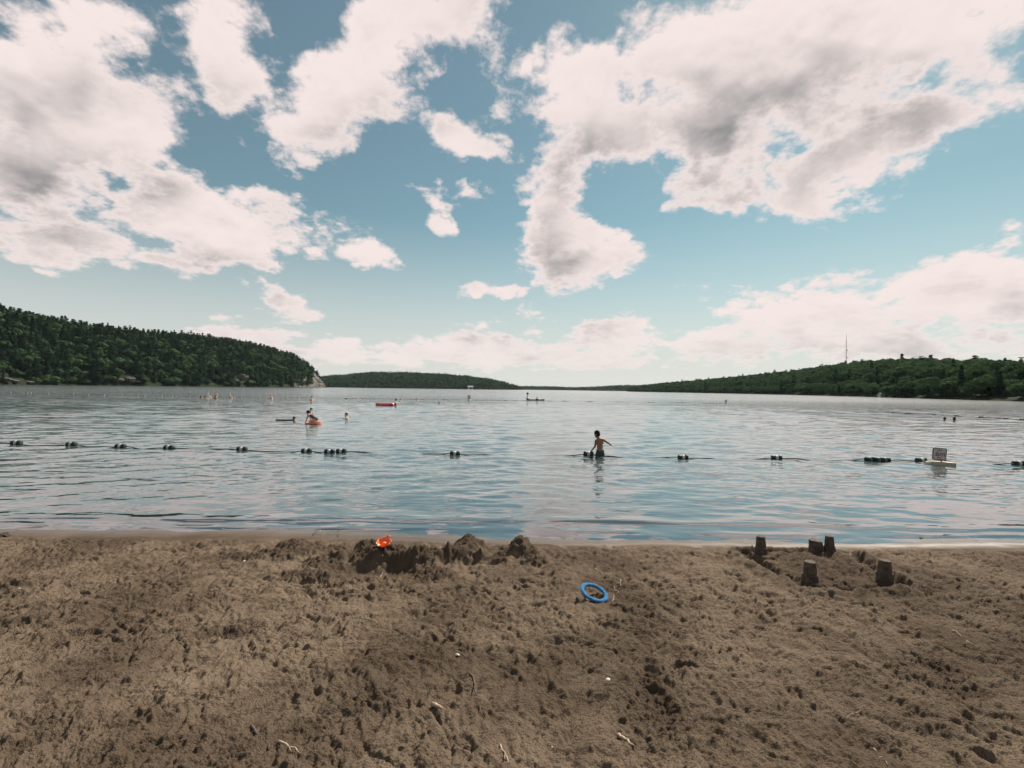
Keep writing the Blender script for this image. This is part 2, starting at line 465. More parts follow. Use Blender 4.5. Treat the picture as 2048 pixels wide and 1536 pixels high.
TOWERS = [  # base centre in the photo, height, base radius, kind
    (1522, 1114, 0.225, 0.069, 'tall'), (1632, 1108, 0.165, 0.074, 'block'), (1659, 1109, 0.205, 0.064, 'tall'),
    (1620, 1169, 0.21, 0.072, 'tall'), (1769, 1166, 0.205, 0.074, 'tall')]
TPOS = [on_sand(a, b) for a, b, *_ in TOWERS]

def relief(x, y, want_dug=False):
    """churned, trodden sand: hummocks, footprints, diggings"""
    dry = sst(y, 5.88, 5.50)
    wx = x + 0.10 * perlin(x * 3, y * 3, 31); wy = y + 0.10 * perlin(x * 3, y * 3, 32)
    z = 0.020 * fbm(x * 1.1, y * 1.1, 2, 1)
    z += 0.016 * fbm(wx * 4.0, wy * 4.0, 3, 5)
    z += 0.0095 * np.clip(1 - np.abs(perlin(wx * 9.0 + 1.5 * perlin(x * 1.5, y * 1.5, 8), wy * 3.4, 9)) * 2.0, -.7, 1) * sst(perlin(x * 1.1, y * 1.1, 10), -.35, .35)
    act = (.62 + .38 * sst(y, 1.8, 3.8)) * np.clip(1.0 + 0.7 * perlin(x * 0.8, y * 0.9, 40) + 0.4 * perlin(x * 2.4, y * 2.4, 41), 0.55, 1.5)
    rid = 1 - np.abs(perlin(wx * 7.0, wy * 7.0, 12)) * 1.8
    z += 0.007 * np.clip(rid, -0.6, 1) * act
    # broken crust: small scarps with a steep side
    n = 2.6 * fbm(wx * 6.0, wy * 7.0, 4, 18, 0.6)
    z += 0.0058 * (np.floor(n) + sst(n - np.floor(n), 0.62, 1.0)) * act
    n = 2.2 * fbm(wx * 13.0, wy * 15.0, 3, 24, 0.55)
    z += 0.0048 * (np.floor(n) + sst(n - np.floor(n), 0.55, 1.0)) * act
    z += 0.0045 * (1 - np.abs(perlin(wx * 16.0, wy * 18.0, 14)) * 1.9) * act
    z += 0.0060 * (1 - np.abs(perlin(wx * 30, wy * 34, 15)) * 1.9) * (.25 + .75 * act)
    z += 0.0042 * (1 - np.abs(perlin(x * 54, y * 60, 16)) * 1.9) * (0.4 + 0.6 * act)
    z += 0.0034 * perlin(x * 97, y * 105, 17)
    # drag marks
    n = perlin(wx * 3.0 + wy * 1.6, wy * 0.9 - wx * .3, 27)
    z -= 0.016 * np.exp(-(n / 0.05) ** 2) * sst(perlin(x * .7, y * .7, 28), -0.1, 0.4)
    # footprints with pushed-up rims
    g = np.random.default_rng(21)
    def patch(fx, fy, m):
        """rows and points near a spot"""
        if x.ndim == 2:
            r = np.nonzero(np.abs(y[:, 0] - fy) < m)[0]
            if not len(r): return None
            sl = slice(r[0], r[-1] + 1); bx = np.abs(x[sl] - fx) < m
            return (lambda: (x[sl][bx], y[sl][bx])), (lambda dz: z[sl].__setitem__(bx, z[sl][bx] + dz)), bx.any()
        bx = (np.abs(x - fx) < m) & (np.abs(y - fy) < m)
        return (lambda: (x[bx], y[bx])), (lambda dz: z.__setitem__(bx, z[bx] + dz)), bx.any()
    for i in range(3900):
        scrape = i >= 760
        fy = 1.25 + 4.5 * g.random() ** 0.95
        fx = (g.random() * 2 - 1) * (fy * 1.25 + 0.4)
        if scrape:   # drag marks and heel scrapes, mostly to and from the water
            a = g.normal(math.pi / 2, 0.75); L = g.uniform(0.03, 0.15); W = g.uniform(0.007, 0.017); dp = g.uniform(0.006, 0.017) * (.5 + .5 * float(sst(np.array(fy), 2.0, 4.0))); lim = .30
        else:        # footprints with a pushed-up rim
            a = g.normal(math.pi / 2, 0.7); L = g.uniform(0.085, 0.14); W = g.uniform(0.036, 0.055); dp = g.uniform(0.005, 0.013); lim = .34
        r_ = patch(fx, fy, lim)
        if r_ is None or not r_[2]: continue
        X, Y = r_[0]()
        c, s = math.cos(a), math.sin(a)
        lu = (X - fx) * c + (Y - fy) * s; lv = -(X - fx) * s + (Y - fy) * c
        if scrape:
            lv = lv + g.normal(0, .25) * lu * lu / L + .010 * perlin(X * 14, Y * 14, 51)
            e = np.exp(-(lu / L) ** 4)
            r_[1](e * dp * (-np.exp(-(lv / W) ** 2) + .75 * np.exp(-((np.abs(lv) - 1.9 * W) / (.7 * W)) ** 2) * (lv > 0)))
        else:
            u = lu / L; v = lv / (W * (1 + 0.25 * np.sin(2.2 * u)))
            rr = np.sqrt(u * u + v * v) + 0.22 * perlin(X * 17, Y * 17, 50)
            r_[1](-dp * sst(rr, 1.05, 0.50) + dp * 0.6 * np.exp(-((rr - 1.25) / 0.2) ** 2) * (0.5 + 0.9 * np.clip(-u + 0.4, 0, 1)))
    # hollows and dug places
    def P(px, py): q = on_sand(px, py); return q.x, q.y
    crumb = 0 * x
    for px, py, sx, sy, dp, a in [(1322, 1400, .12, .30, .060, 0.15), (1890, 1335, .16, .13, .055, 0.2), (1935, 1380, .17, .12, .06, -.3), (455, 1262, .26, .14, .06, 0.0), (1250, 1172, .20, .18, .055, 0), (1300, 1480, .12, .2, .05, .3),
                                  (330, 1500, .14, .1, .035, .4), (1600, 1275, .10, .05, .03, 0), (230, 1200, .2, .07, .03, .1), (1750, 1480, .12, .12, .035, 0), (820, 1240, .2, .1, .03, 0), (350, 1100, .22, .07, .025, 0)]:
        cx, cy = P(px, py)
        w = gauss(x, y, cx, cy, sx, sy, a)
        z -= dp * w; crumb = np.maximum(crumb, w * (.95 if dp > .052 else .55))
        z += dp * 0.35 * np.clip(gauss(x, y, cx, cy, sx * 1.7, sy * 1.5, a) - w, 0, 1)
    # pit with its back wall and spoil heap; walls of piled sand that run down to the water
    def sg(cx, cy, sx, sy, a=0.0, p=4.0):
        c, t = math.cos(a), math.sin(a)
        u = ((x - cx) * c + (y - cy) * t) / sx; v = (-(x - cx) * t + (y - cy) * c) / sy
        r = np.sqrt(u * u + v * v) * (1 + .34 * perlin(x * 5, y * 5, 61) + .24 * perlin(x * 12, y * 12, 62))
        return np.exp(-r ** p)
    w = sg(-1.28, 4.62, .46, .20, .08, 5)
    z = z * (1 - .75 * w) - .075 * w
    rim = sg(-1.28, 4.60, .66, .36, .08, 4) - sg(-1.28, 4.61, .50, .24, .08, 4)
    z += .030 * np.clip(rim, 0, 1); crumb = np.maximum(crumb, np.clip(rim, 0, 1))
    HEAPS = [(-1.55, 4.98, .24, .15, .115), (-1.12, 5.00, .30, .13, .125), (-.86, 4.96, .16, .16, .085), (-1.85, 4.80, .18, .24, .06), (-1.62, 5.45, .13, .11, .11),
             (-2.05, 5.25, .26, .16, .07), (-2.40, 5.40, .22, .14, .085), (-2.35, 5.05, .26, .16, .045), (-2.75, 5.0, .25, .12, .03), (-1.8, 4.40, .35, .14, .035), (-.72, 4.55, .17, .18, .05),
             (-.50, 5.35, .13, .42, .125), (-.56, 5.05, .20, .13, .075), (-.30, 5.12, .11, .10, .05), (-.14, 5.02, .12, .08, .045), (-.42, 5.55, .16, .16, .07),
             (.13, 5.52, .10, .26, .13), (.21, 5.22, .13, .20, .11), (.28, 5.02, .12, .10, .05), (.02, 5.35, .10, .10, .03)]
    for cx, cy, sx, sy, hh in HEAPS:
        w = sg(cx, cy, sx * 1.12, sy * 1.05, 0, 4.5)
        z += .66 * hh * w; crumb = np.maximum(crumb, w)
    z -= .03 * sg(-.18, 5.40, .12, .25); z -= .025 * sg(-.78, 5.3, .14, .3)
    # castle: low walls between the towers with a ditch outside
    C = [P(1500, 1112), P(1625, 1178), P(1790, 1170), P(1690, 1108)]
    dd = np.full(x.shape, 9.0)
    for a, b in ((0, 1), (1, 2), (2, 3), (3, 0)): dd = np.minimum(dd, seg_dist(x, y, C[a], C[b]))
    wob = dd + 0.03 * perlin(x * 8, y * 8, 70)
    inside = np.ones(x.shape, bool)
    for i in range(4):
        a, b = C[i], C[(i + 1) % 4]
        inside &= ((b[0] - a[0]) * (y - a[1]) - (b[1] - a[1]) * (x - a[0])) > 0
    z += np.where(inside, 0.016 * np.exp(-((wob - .07) / .07) ** 2), 0.0)
    z -= np.where(inside, 0.0, 0.070 * np.exp(-((wob - 0.07) / 0.055) ** 2))
    z += np.where(inside, 0.0, 0.040 * np.exp(-((wob - 0.18) / 0.06) ** 2))
    crumb = np.maximum(crumb, np.where(inside, .25, .75) * np.exp(-((wob - .08) / .10) ** 2))
    for q in TPOS:
        w = gauss(x, y, q.x, q.y, 0.10, 0.10); z = z * (1 - w)
        rr = np.hypot(x - q.x, y - q.y) * (1 + .2 * perlin(x * 14, y * 14, 71)); w2 = np.exp(-((rr - .095) / .035) ** 2); z += .018 * w2; crumb = np.maximum(crumb, w2 * .6)
    rc = 1 - np.abs(perlin(x * 22, y * 22, 80)) * 2
    z += crumb * (0.021 * rc + 0.013 * (1 - 2 * np.abs(perlin(x * 45, y * 45, 81))) + 0.004 * perlin(x * 90, y * 90, 82))
    amp = np.maximum(dry, np.clip(crumb, 0, 1) * sst(y, 6.10, 5.80))
    small = 0.0016 * perlin(x * 4, y * 9, 90) * sst(y, 5.0, 5.8)
    # toe of the beach: a gentle ripple under the shallow water
    small = small + 0.006 * np.sin(y * 26 + 1.4 * perlin(x * 1.2, y * 1.2, 91)) * sst(y, 6.3, 7.0) * sst(y, 30, 12)
    out = z * amp * sst(y, 0.2, 1.1) + small
    return (out, crumb) if want_dug else out

# the point below the toy ring, the pit etc. need the finished height
def sand_height(x, y):
    x = np.atleast_1d(np.asarray(x, float)); y = np.atleast_1d(np.asarray(y, float))
    return base_z(x, y) + relief(x, y)

def sight(px, py, back=.25, front=.9):
    """where a line of sight meets the finished sand"""
    q = on_sand(px, py); d = ray(px, py)
    ts = (q - EYE).length + np.linspace(-front, back, 240)
    X, Y, Zr = EYE.x + d.x * ts, EYE.y + d.y * ts, EYE.z + d.z * ts
    H = sand_height(X, Y); hit = np.nonzero(Zr <= H)[0]
    i = hit[0] if len(hit) else 0
    return Vector((X[i], Y[i], H[i]))

def spread(core, du, outer):
    c = np.arange(-core, core + du / 2, du)
    o = core + (outer - core) * (np.linspace(0, 1, 26)[1:]) ** 2
    return np.concatenate([-o[::-1], c, o])

def build_beach():
    ys = [-60, -40, -25, -15, -8, -4, -2, -1, -0.4, 0.1, 0.5, 0.8, 1.0, 1.1]
    y = 1.2
    while y < 7.2: ys.append(y); y += 0.0027 * y
    while y < 30: ys.append(y); y += 0.02 * y
    while y < 5200: ys.append(y); y += 0.12 * y
    ys = np.array(ys)
    u = spread(1.36, 0.0027, 3.6)
    U, Y = np.meshgrid(u, ys)
    sc = np.where(Y < 1.2, 1.2 + np.minimum(1.2 - Y, 30) * 0.9, Y)
    X = U * sc
    Z = base_z(X, Y)
    sel = (ys > 0.1) & (ys < 40)
    dug = np.zeros(Z.shape, np.float32)
    dz, dug[sel] = relief(X[sel], Y[sel], True)
    Z[sel] += dz
    me = grid_mesh('beach_sand', X, Y, Z, M['sand'])
    at = me.attributes.new('dug', 'FLOAT', 'POINT'); at.data.foreach_set('value', dug.ravel())
    o = obj('beach_sand', me)
    tag(o, 'churned brown sand of the beach running under the lake', 'beach', kind='structure')
    return o
build_beach()

# ------------------------------------------------------------------ water
WAVES = []
_g = np.random.default_rng(5)
for _ in range(64):
    lam = math.exp(_g.uniform(math.log(0.16), math.log(2.6)))
    th = _g.normal(R(-84), R(30))
    WAVES.append((2 * math.pi / lam * math.cos(th), 2 * math.pi / lam * math.sin(th), lam, _g.uniform(0, 6.283)))
def water_z(x, y):
    res = 0.0055 * np.abs(y)
    env = (0.30 + 0.70 * sst(y, 6.6, 13.0)) * (0.75 + 0.45 * perlin(x * 0.28, y * 0.4, 100))
    # gusts leave smoother lanes
    z = np.zeros_like(x)
    for kx, ky, lam, ph in WAVES:
        slope = 0.024 * min(1.0, (lam / 0.3)) ** 0.3 / max(1.0, lam / 0.9) ** 0.6
        a = slope * lam / 6.283
        fade = np.clip((lam / res - 3.0) / 4.0, 0, 1)
        z += a * fade * np.sin(kx * x + ky * y + ph)
    z *= env
    # the last wavelet lapping on the sand
    yc = 6.78 + 0.10 * np.sin(x * 0.45 + 1.0) + 0.04 * np.sin(x * 1.9)
    d = y - yc
    z += (0.030 + 0.008 * np.sin(x * 0.8)) * np.where(d < 0, np.exp(-(d / 0.055) ** 2), np.exp(-(d / 0.24) ** 2)) * (0.65 + 0.5 * perlin(x * 0.7, x * 0 + 3.3, 101))
    yc2 = 6.38 + 0.06 * np.sin(x * 0.8 + 2.0); d2 = y - yc2
    z += 0.013 * np.where(d2 < 0, np.exp(-(d2 / 0.035) ** 2), np.exp(-(d2 / 0.14) ** 2)) * sst(perlin(x * 0.5, x * 0, 102), -0.1, 0.3)
    return z
def build_water():
    ys = []
    y = 5.6
    while y < 62: ys.append(y); y += 0.0048 * y
    while y < 5000: ys.append(y); y += 0.035 * y
    ys = np.array(ys)
    u = spread(1.42, 0.0048, 3.6)
    U, Y = np.meshgrid(u, ys); X = U * Y
    Z = water_z(X, Y)
    me = grid_mesh('lake_water', X, Y, Z, M['water'])
    dep = np.clip(Z - base_z(X, Y), 0, 8).astype(np.float32).ravel()
    at = me.attributes.new('depth', 'FLOAT', 'POINT'); at.data.foreach_set('value', dep)
    o = obj('lake_water', me)
    tag(o, 'rippled lake water from the sand to the far shore', 'lake', kind='structure')
build_water()
#@@WATER_END

# ------------------------------------------------------------------ hills round the lake
# each row: x in the photo, distance of the shore, distance of the ridge, skyline in the photo, tree height
HILLS = {
 'hill_left': [(-260, 330, 470, 585, 15), (-120, 370, 500, 598, 15), (0, 410, 545, 613, 15), (70, 440, 570, 630, 15), (140, 470, 605, 645, 15), (220, 505, 650, 656, 15), (300, 540, 700, 663, 15),
               (400, 600, 770, 672, 15), (480, 660, 830, 683, 15), (540, 720, 880, 695, 14), (585, 780, 930, 708, 14), (612, 830, 950, 724, 13), (634, 880, 965, 741, 12), (646, 905, 960, 757, 9), (651, 920, 955, 770, 3)],
 'hill_far': [(560, 1500, 1800, 756, 12), (640, 1500, 1800, 753, 12), (690, 1500, 1800, 749, 12), (735, 1480, 1780, 744.5, 12), (800, 1450, 1750, 744, 12), (870, 1430, 1730, 747, 12), (930, 1420, 1700, 751, 12), (980, 1420, 1680, 757.5, 12),
              (1010, 1430, 1660, 764, 11), (1036, 1440, 1640, 771.5, 9), (1046, 1450, 1600, 776, 3)],
 'hill_distant': [(900, 2300, 2600, 771, 12), (1000, 2300, 2600, 772, 12), (1090, 2250, 2550, 772.5, 12), (1150, 2200, 2500, 774.5, 10), (1190, 2100, 2400, 773.5, 12), (1230, 1900, 2200, 770.5, 12), (1290, 1800, 2100, 770, 12), (1400, 1800, 2100, 770, 12)],
 'hill_right': [(1255, 1050, 1250, 775, 9), (1275, 1000, 1200, 770, 12), (1310, 900, 1120, 765.5, 12), (1400, 720, 1000, 757.5, 13), (1500, 560, 860, 749, 13), (1600, 420, 740, 739, 13), (1692, 330, 640, 727, 13), (1750, 285, 560, 722.5, 13),
                (1800, 250, 480, 719.5, 13), (1860, 222, 430, 718.5, 13), (1930, 195, 390, 720.5, 12), (2048, 162, 340, 722.5, 12), (2200, 140, 310, 722, 12), (2420, 120, 290, 722, 12)],
}
def px_of(x, y):
    """place in the frame (near the horizon) of a compass direction"""
    return 1024 + FPX * (x / y) / rgt.x
class Hill:
    def __init__(s, name, rows):
        s.name = name
        a = np.array(rows, float)
        s.px, s.ys, s.yr, s.py, s.th = a.T
        s.zt = np.array([at_y(p, q, yr).z for p, q, yr in zip(s.px, s.py, s.yr)]) - s.th * (1.18 if name == 'hill_right' else 0.98)
        s.zt = np.maximum(s.zt, 0.6)
    def z(s, x, y):
        p = px_of(x, y)
        ysh, yr, zt = (np.interp(p, s.px, v) for v in (s.ys, s.yr, s.zt))
        t = (y - ysh) / (yr - ysh)
        tc = np.clip(t, 0, 1)
        prof = np.sin(tc * math.pi / 2) ** 0.95
        z = zt * prof
        z = z * (1 + 0.07 * perlin(x / 45, y / 45, 200) * tc * sst(t, 1.3, 0.9)) + 0.5 * sst(t, 0, 0.02)
        z = np.where(t > 1, zt * (1 - 0.10 * (t - 1) ** 2 * 6), z)
        z = np.where(t < 0, -3.0, z)
        return z, t
    def build(s):
        P = np.linspace(s.px[0], s.px[-1], 130); T = np.concatenate([[-0.03, 0.0], np.linspace(0.005, 1.0, 34), [1.15, 1.4, 1.9]])
        PP, TT = np.meshgrid(P, T)
        ysh, yr = np.interp(PP, s.px, s.ys), np.interp(PP, s.px, s.yr)
        Y = ysh + TT * (yr - ysh); X = (PP - 1024) / FPX * rgt.x * Y
        Z, _ = s.z(X, Y)
        Z[0] = -5; Z[1] = -1.0
        o = obj(s.name, grid_mesh(s.name, X, Y, Z, M['hill']))
        tag(o, kind='structure')
    def scatter(s, cell, rng, tmax=1.25):
        ymin, ymax = s.ys.min(), (s.ys + (s.yr - s.ys) * tmax).max()
        xs = [(p - 1024) / FPX * y for p in (s.px[0], s.px[-1]) for y in (ymin, ymax)]
        gx, gy = np.meshgrid(np.arange(min(xs), max(xs), cell), np.arange(ymin, ymax, cell))
        gx = gx.ravel() + rng.uniform(-.45, .45, gx.size) * cell; gy = gy.ravel() + rng.uniform(-.45, .45, gy.size) * cell
        p = px_of(gx, gy)
        z, t = s.z(gx, gy)
        ok = (p > s.px[0]) & (p < s.px[-1]) & (t > 0.004) & (t < tmax)
        return gx[ok], gy[ok], z[ok], t[ok], p[ok], np.interp(p[ok], s.px, s.th)
HL = {n: Hill(n, r) for n, r in HILLS.items()}
for h in HL.values(): h.build()

# ------------------------------------------------------------------ trees
def quads_mesh(name, C, A, B, mat):
    """leaf faces: centre, half axis A, half axis B"""
    C, A, B = map(np.asarray, (C, A, B))
    V = np.stack([C - A - B * .6, C + A * .35 - B, C + A + B * .55, C - A * .4 + B], 1).reshape(-1, 3)
    F = np.arange(len(V)).reshape(-1, 4)
    return np_mesh(name, V, F, False, mat)
def trunk_mesh(name, h, r, rng, limbs=4):
    pts, rad = [], []
    for i in range(7):
        t = i / 6
        pts.append((rng.normal(0, .012) * h * t, rng.normal(0, .012) * h * t, h * t)); rad.append(r * (1 - 0.85 * t) + 0.02)
    bm = tube(pts, rad, 7)
    for i in range(limbs):
        t = rng.uniform(.35, .75); a = rng.uniform(0, 6.28); L = h * rng.uniform(.18, .32)
        p0 = Vector((0, 0, h * t)); p1 = p0 + Vector((math.cos(a) * L, math.sin(a) * L, L * .7))
        b2 = tube([p0, (p0 + p1) / 2 + Vector((0, 0, -.05 * L)), p1], [r * .4, r * .28, r * .1], 5)
        tmp = bpy.data.meshes.new('t'); b2.to_mesh(tmp); b2.free(); bm.from_mesh(tmp); bpy.data.meshes.remove(tmp)
    return bm_mesh(name, bm, True, M['bark'])
def rand_dir(rng, n):
    v = rng.normal(size=(n, 3)); return v / np.linalg.norm(v, axis=1, keepdims=True)
def broadleaf(i):
    rng = np.random.default_rng(300 + i)
    H = 12.0; CR = rng.uniform(3.4, 4.3)
    C, A, B = [], [], []
    nb = 16
    for j in range(nb):
        d = rand_dir(rng, 1)[0]; rr = rng.uniform(.35, .78)
        c = np.array([d[0] * CR * rr, d[1] * CR * rr, 7.2 + d[2] * 3.4 * rr])
        br = rng.uniform(1.25, 1.95)
        n = 46
        dd = rand_dir(rng, n); dd[:, 2] = np.abs(dd[:, 2]) * rng.choice([1, 1, 1, -1], n)
        cc = c + dd * br * rng.uniform(.75, 1.05, (n, 1)) * np.array([1, 1, .8])
        t = np.cross(dd, rand_dir(rng, n)); t /= np.linalg.norm(t, axis=1, keepdims=True)
        b = np.cross(dd + rng.normal(0, .35, (n, 3)), t)
        s = rng.uniform(.28, .55, (n, 1))
        C.append(cc); A.append(t * s); B.append(b * s * .8)
    return trunk_mesh('broadleaf_trunk', 8.2, .24, rng), quads_mesh('broadleaf_crown', np.concatenate(C), np.concatenate(A), np.concatenate(B), M['leaves'])
def conifer(i):
    rng = np.random.default_rng(400 + i)
    H = 15.0; C, A, B = [], [], []
    pine = i % 3 != 2
    z = H * (.16 if pine else .10)
    while z < H * .985:
        t = z / H
        L = (3.6 * (1 - t) ** .60 if pine else 3.1 * (1 - t) ** .85) * rng.uniform(.75, 1.15) + .12
        n = max(3, int((7 if pine else 8) * (1 - .45 * t)))
        a0 = rng.uniform(0, 6.28)
        for k in range(n):
            if rng.random() < .12: continue
            a = a0 + 6.283 * k / n + rng.normal(0, .2); ll = L * rng.uniform(.6, 1.15)
            d = np.array([math.cos(a), math.sin(a), .16 if pine else -.28])
            m = max(2, int(ll / .5))
            for q in range(m):
                f = (q + .7) / m
                p = np.array([0, 0, z]) + d * ll * f + np.array([0, 0, .25 * f * f * ll * (.5 if pine else .2)]) + rng.normal(0, .07, 3)
                side = np.array([-math.sin(a), math.cos(a), 0]) * rng.choice([-1, 1])
                w = rng.uniform(.50, .90) * (1.15 - .55 * f) * (1.2 if pine else 1)
                C.append(p); A.append(d * w + rng.normal(0, .08, 3)); B.append(side * w * .8 + np.array([0, 0, rng.normal(0, .22)]) * w)
        z += rng.uniform(.55, 1.0) * (1.25 if pine else .85) * (1 - .45 * t)
    return trunk_mesh('conifer_trunk', H * .97, .22, rng, 0), quads_mesh('conifer_crown', C, A, B, M['needles'])
PROTO = {'broad': [broadleaf(i) for i in range(5)], 'conif': [conifer(i) for i in range(6)]}
PH = {'broad': 11.9, 'conif': 15.0}

# prototype objects for the far forest live in a collection of their own that is only instanced
proto_col = bpy.data.collections.new('forest_tree_kinds')
ORDER = {}
for kind in ('broad', 'conif'):
    for i, (tm, cm_) in enumerate(PROTO[kind]):
        bm = bmesh.new(); bm.from_mesh(cm_); nf = len(bm.faces); bm.from_mesh(tm)
        bm.faces.ensure_lookup_table()
        for f in bm.faces[nf:]: f.material_index = 1
        me = bpy.data.meshes.new('%s_tree_%d' % (kind, i)); bm.to_mesh(me); bm.free()
        me.materials.append(cm_.materials[0]); me.materials.append(M['bark'])
        o = bpy.data.objects.new('a_tree_kind_%s_%d' % (kind, i), me)
        proto_col.objects.link(o)
names = sorted(o.name for o in proto_col.objects)
for j, n in enumerate(names): ORDER.setdefault('broad' if 'broad' in n else 'conif', []).append(j)

def forest_nodes():
    ng = bpy.data.node_groups.new('forest', 'GeometryNodeTree')
    ng.interface.new_socket('Geometry', in_out='INPUT', socket_type='NodeSocketGeometry')
    ng.interface.new_socket('Geometry', in_out='OUTPUT', socket_type='NodeSocketGeometry')
    k = NT(ng)
    gi = k.n('NodeGroupInput'); go = k.n('NodeGroupOutput')
    ci = k.n('GeometryNodeCollectionInfo'); ci.inputs[0].default_value = proto_col
    ci.inputs['Separate Children'].default_value = True; ci.inputs['Reset Children'].default_value = True
    ip = k.n('GeometryNodeInstanceOnPoints')
    def at(name, typ):
        nd = k.n('GeometryNodeInputNamedAttribute', {'data_type': typ}); nd.inputs[0].default_value = name
        return nd.outputs[0]
    k.set(ip.inputs['Points'], gi.outputs[0]); k.set(ip.inputs['Instance'], ci.outputs[0])
    ip.inputs['Pick Instance'].default_value = True
    k.set(ip.inputs['Instance Index'], at('kind_index', 'INT'))
    k.set(ip.inputs['Rotation'], at('turn', 'FLOAT_VECTOR'))
    k.set(ip.inputs['Scale'], at('size', 'FLOAT_VECTOR'))
    k.set(go.inputs[0], ip.outputs[0])
    return ng
FOREST = forest_nodes()
def forest(name, label, pts):
    """far wood that reads as one mass: points that carry whole trees"""
    n = len(pts)
    me = bpy.data.meshes.new(name)
    me.vertices.add(n); me.vertices.foreach_set('co', np.array([p['loc'] for p in pts], np.float32).ravel())
    a = me.attributes.new('kind_index', 'INT', 'POINT'); a.data.foreach_set('value', np.array([ORDER[p['kind']][p['var']] for p in pts], np.int32))
    a = me.attributes.new('turn', 'FLOAT_VECTOR', 'POINT'); a.data.foreach_set('vector', np.array([(0, 0, p['rot']) for p in pts], np.float32).ravel())
    a = me.attributes.new('size', 'FLOAT_VECTOR', 'POINT'); a.data.foreach_set('vector', np.array([p['s'] for p in pts], np.float32).ravel())
    o = obj(name, me)
    md = o.modifiers.new('trees', 'NODES'); md.node_group = FOREST
    return tag(o, label, 'forest', kind='stuff')

tr = np.random.default_rng(77)
def make_points(h, cell, p_conif, tmax=1.12):
    x, y, z, t, p, th = h.scatter(cell, tr, tmax)
    pts = []
    for i in range(len(x)):
        kind = 'conif' if tr.random() < p_conif(t[i], p[i]) else 'broad'
        s = th[i] / PH[kind] * tr.uniform(.62, 1.22) * (1.10 if kind == 'conif' else 1.02)
        drop = .4
        if kind == 'broad' and t[i] < .12: s *= .95; drop = 3.6 * s
        w = s * (tr.uniform(1.15, 1.65) if kind == 'conif' else tr.uniform(1.0, 1.45))
        pts.append(dict(loc=(x[i], y[i], z[i] - drop), kind=kind, var=int(tr.integers(0, len(PROTO[kind]))), rot=tr.uniform(0, 6.28), s=(w, w, s), d=math.hypot(x[i], y[i]), px=p[i], t=t[i]))
    return pts
# places on the left shore where bare rock shows keep free of trees
BARE = [(20, 12, .08), (258, 22, .10), (482, 14, .14), (632, 7, .75), (643, 6, 1.0)]
L = [q for q in make_points(HL['hill_left'], 6.0, lambda t, p: .72 if t > .25 else .52) if not any(abs(q['px'] - b) < w and q['t'] < tt for b, w, tt in BARE)]
Rr = make_points(HL['hill_right'], 6.6, lambda t, p: .06)
Fa = make_points(HL['hill_far'], 8.5, lambda t, p: .45, 1.05)
Di = make_points(HL['hill_distant'], 11.0, lambda t, p: .4, 1.05)
def split_nearest(pts, n, test):
    c = sorted([q for q in pts if test(q)], key=lambda q: q['d'])[:n]
    ids = {id(q) for q in c}
    return c, [q for q in pts if id(q) not in ids]
nearR, Rr = split_nearest(Rr, 240, lambda q: -20 < q['px'] < 2068 and q['t'] < .5 and q['kind'] == 'broad')
nearC, L = split_nearest(L, 150, lambda q: -20 < q['px'] < 2068 and q['t'] < .6 and q['kind'] == 'conif')
nearB, L = split_nearest(L, 50, lambda q: -20 < q['px'] < 2068 and q['t'] < .3 and q['kind'] == 'broad')
def plant(q, name, label, group):
    e = thing(name, label, 'tree', q['loc'], (0, 0, q['rot']), group)
    e.scale = q['s']
    tm, cm_ = PROTO[q['kind']][q['var']]
    obj('trunk', tm, None, e); obj('crown', cm_, None, e)
for q in nearR: plant(q, 'broadleaf_tree', 'round-crowned broadleaf tree in the front rows of the right-hand wooded shore', 'broadleaf trees along the right shore')
for q in nearC: plant(q, 'conifer_tree', 'dark pointed conifer in the front rows of the steep left-hand hillside', 'conifers on the lower left hillside')
for q in nearB: plant(q, 'shore_broadleaf_tree', 'lighter green leafy tree between the conifers by the left-hand shore', 'leafy trees along the left shore')
BIG = [(1816, .03, 13.0, 1.25, 'large dark round tree standing forward on the right shore, left of three'), (1848, .02, 9.5, 1.2, 'narrower dark tree between two large round ones on the right shore'),
       (1890, .03, 14.0, 1.5, 'broadest round dark tree standing forward on the right shore'), (1975, .05, 13.0, 1.5, 'wide leafy tree near the right edge of the photo by the shore')]
for i, (px, t, hh, wd, lab) in enumerate(BIG):
    h = HL['hill_right']; ysh, yr = float(np.interp(px, h.px, h.ys)), float(np.interp(px, h.px, h.yr))
    Y = ysh + t * (yr - ysh); d = ray(px, 790); sc = hh / PH['broad']
    plant(dict(loc=(d.x / d.y * Y, Y, -2.2 * sc), rot=i * 1.7, s=(sc * wd, sc * wd, sc * 1.1), kind='broad', var=i), 'shore_tree', lab, None)
forest('forest_left', 'dense dark conifer forest covering the steep left hill', L)
forest('forest_right', 'leafy green forest rolling over the low right hill', Rr)
forest('forest_far', 'bluish green forest on the hill across the lake', Fa)
forest('forest_distant', 'thin far line of trees at the end of the lake', Di)
#@@TREES_END

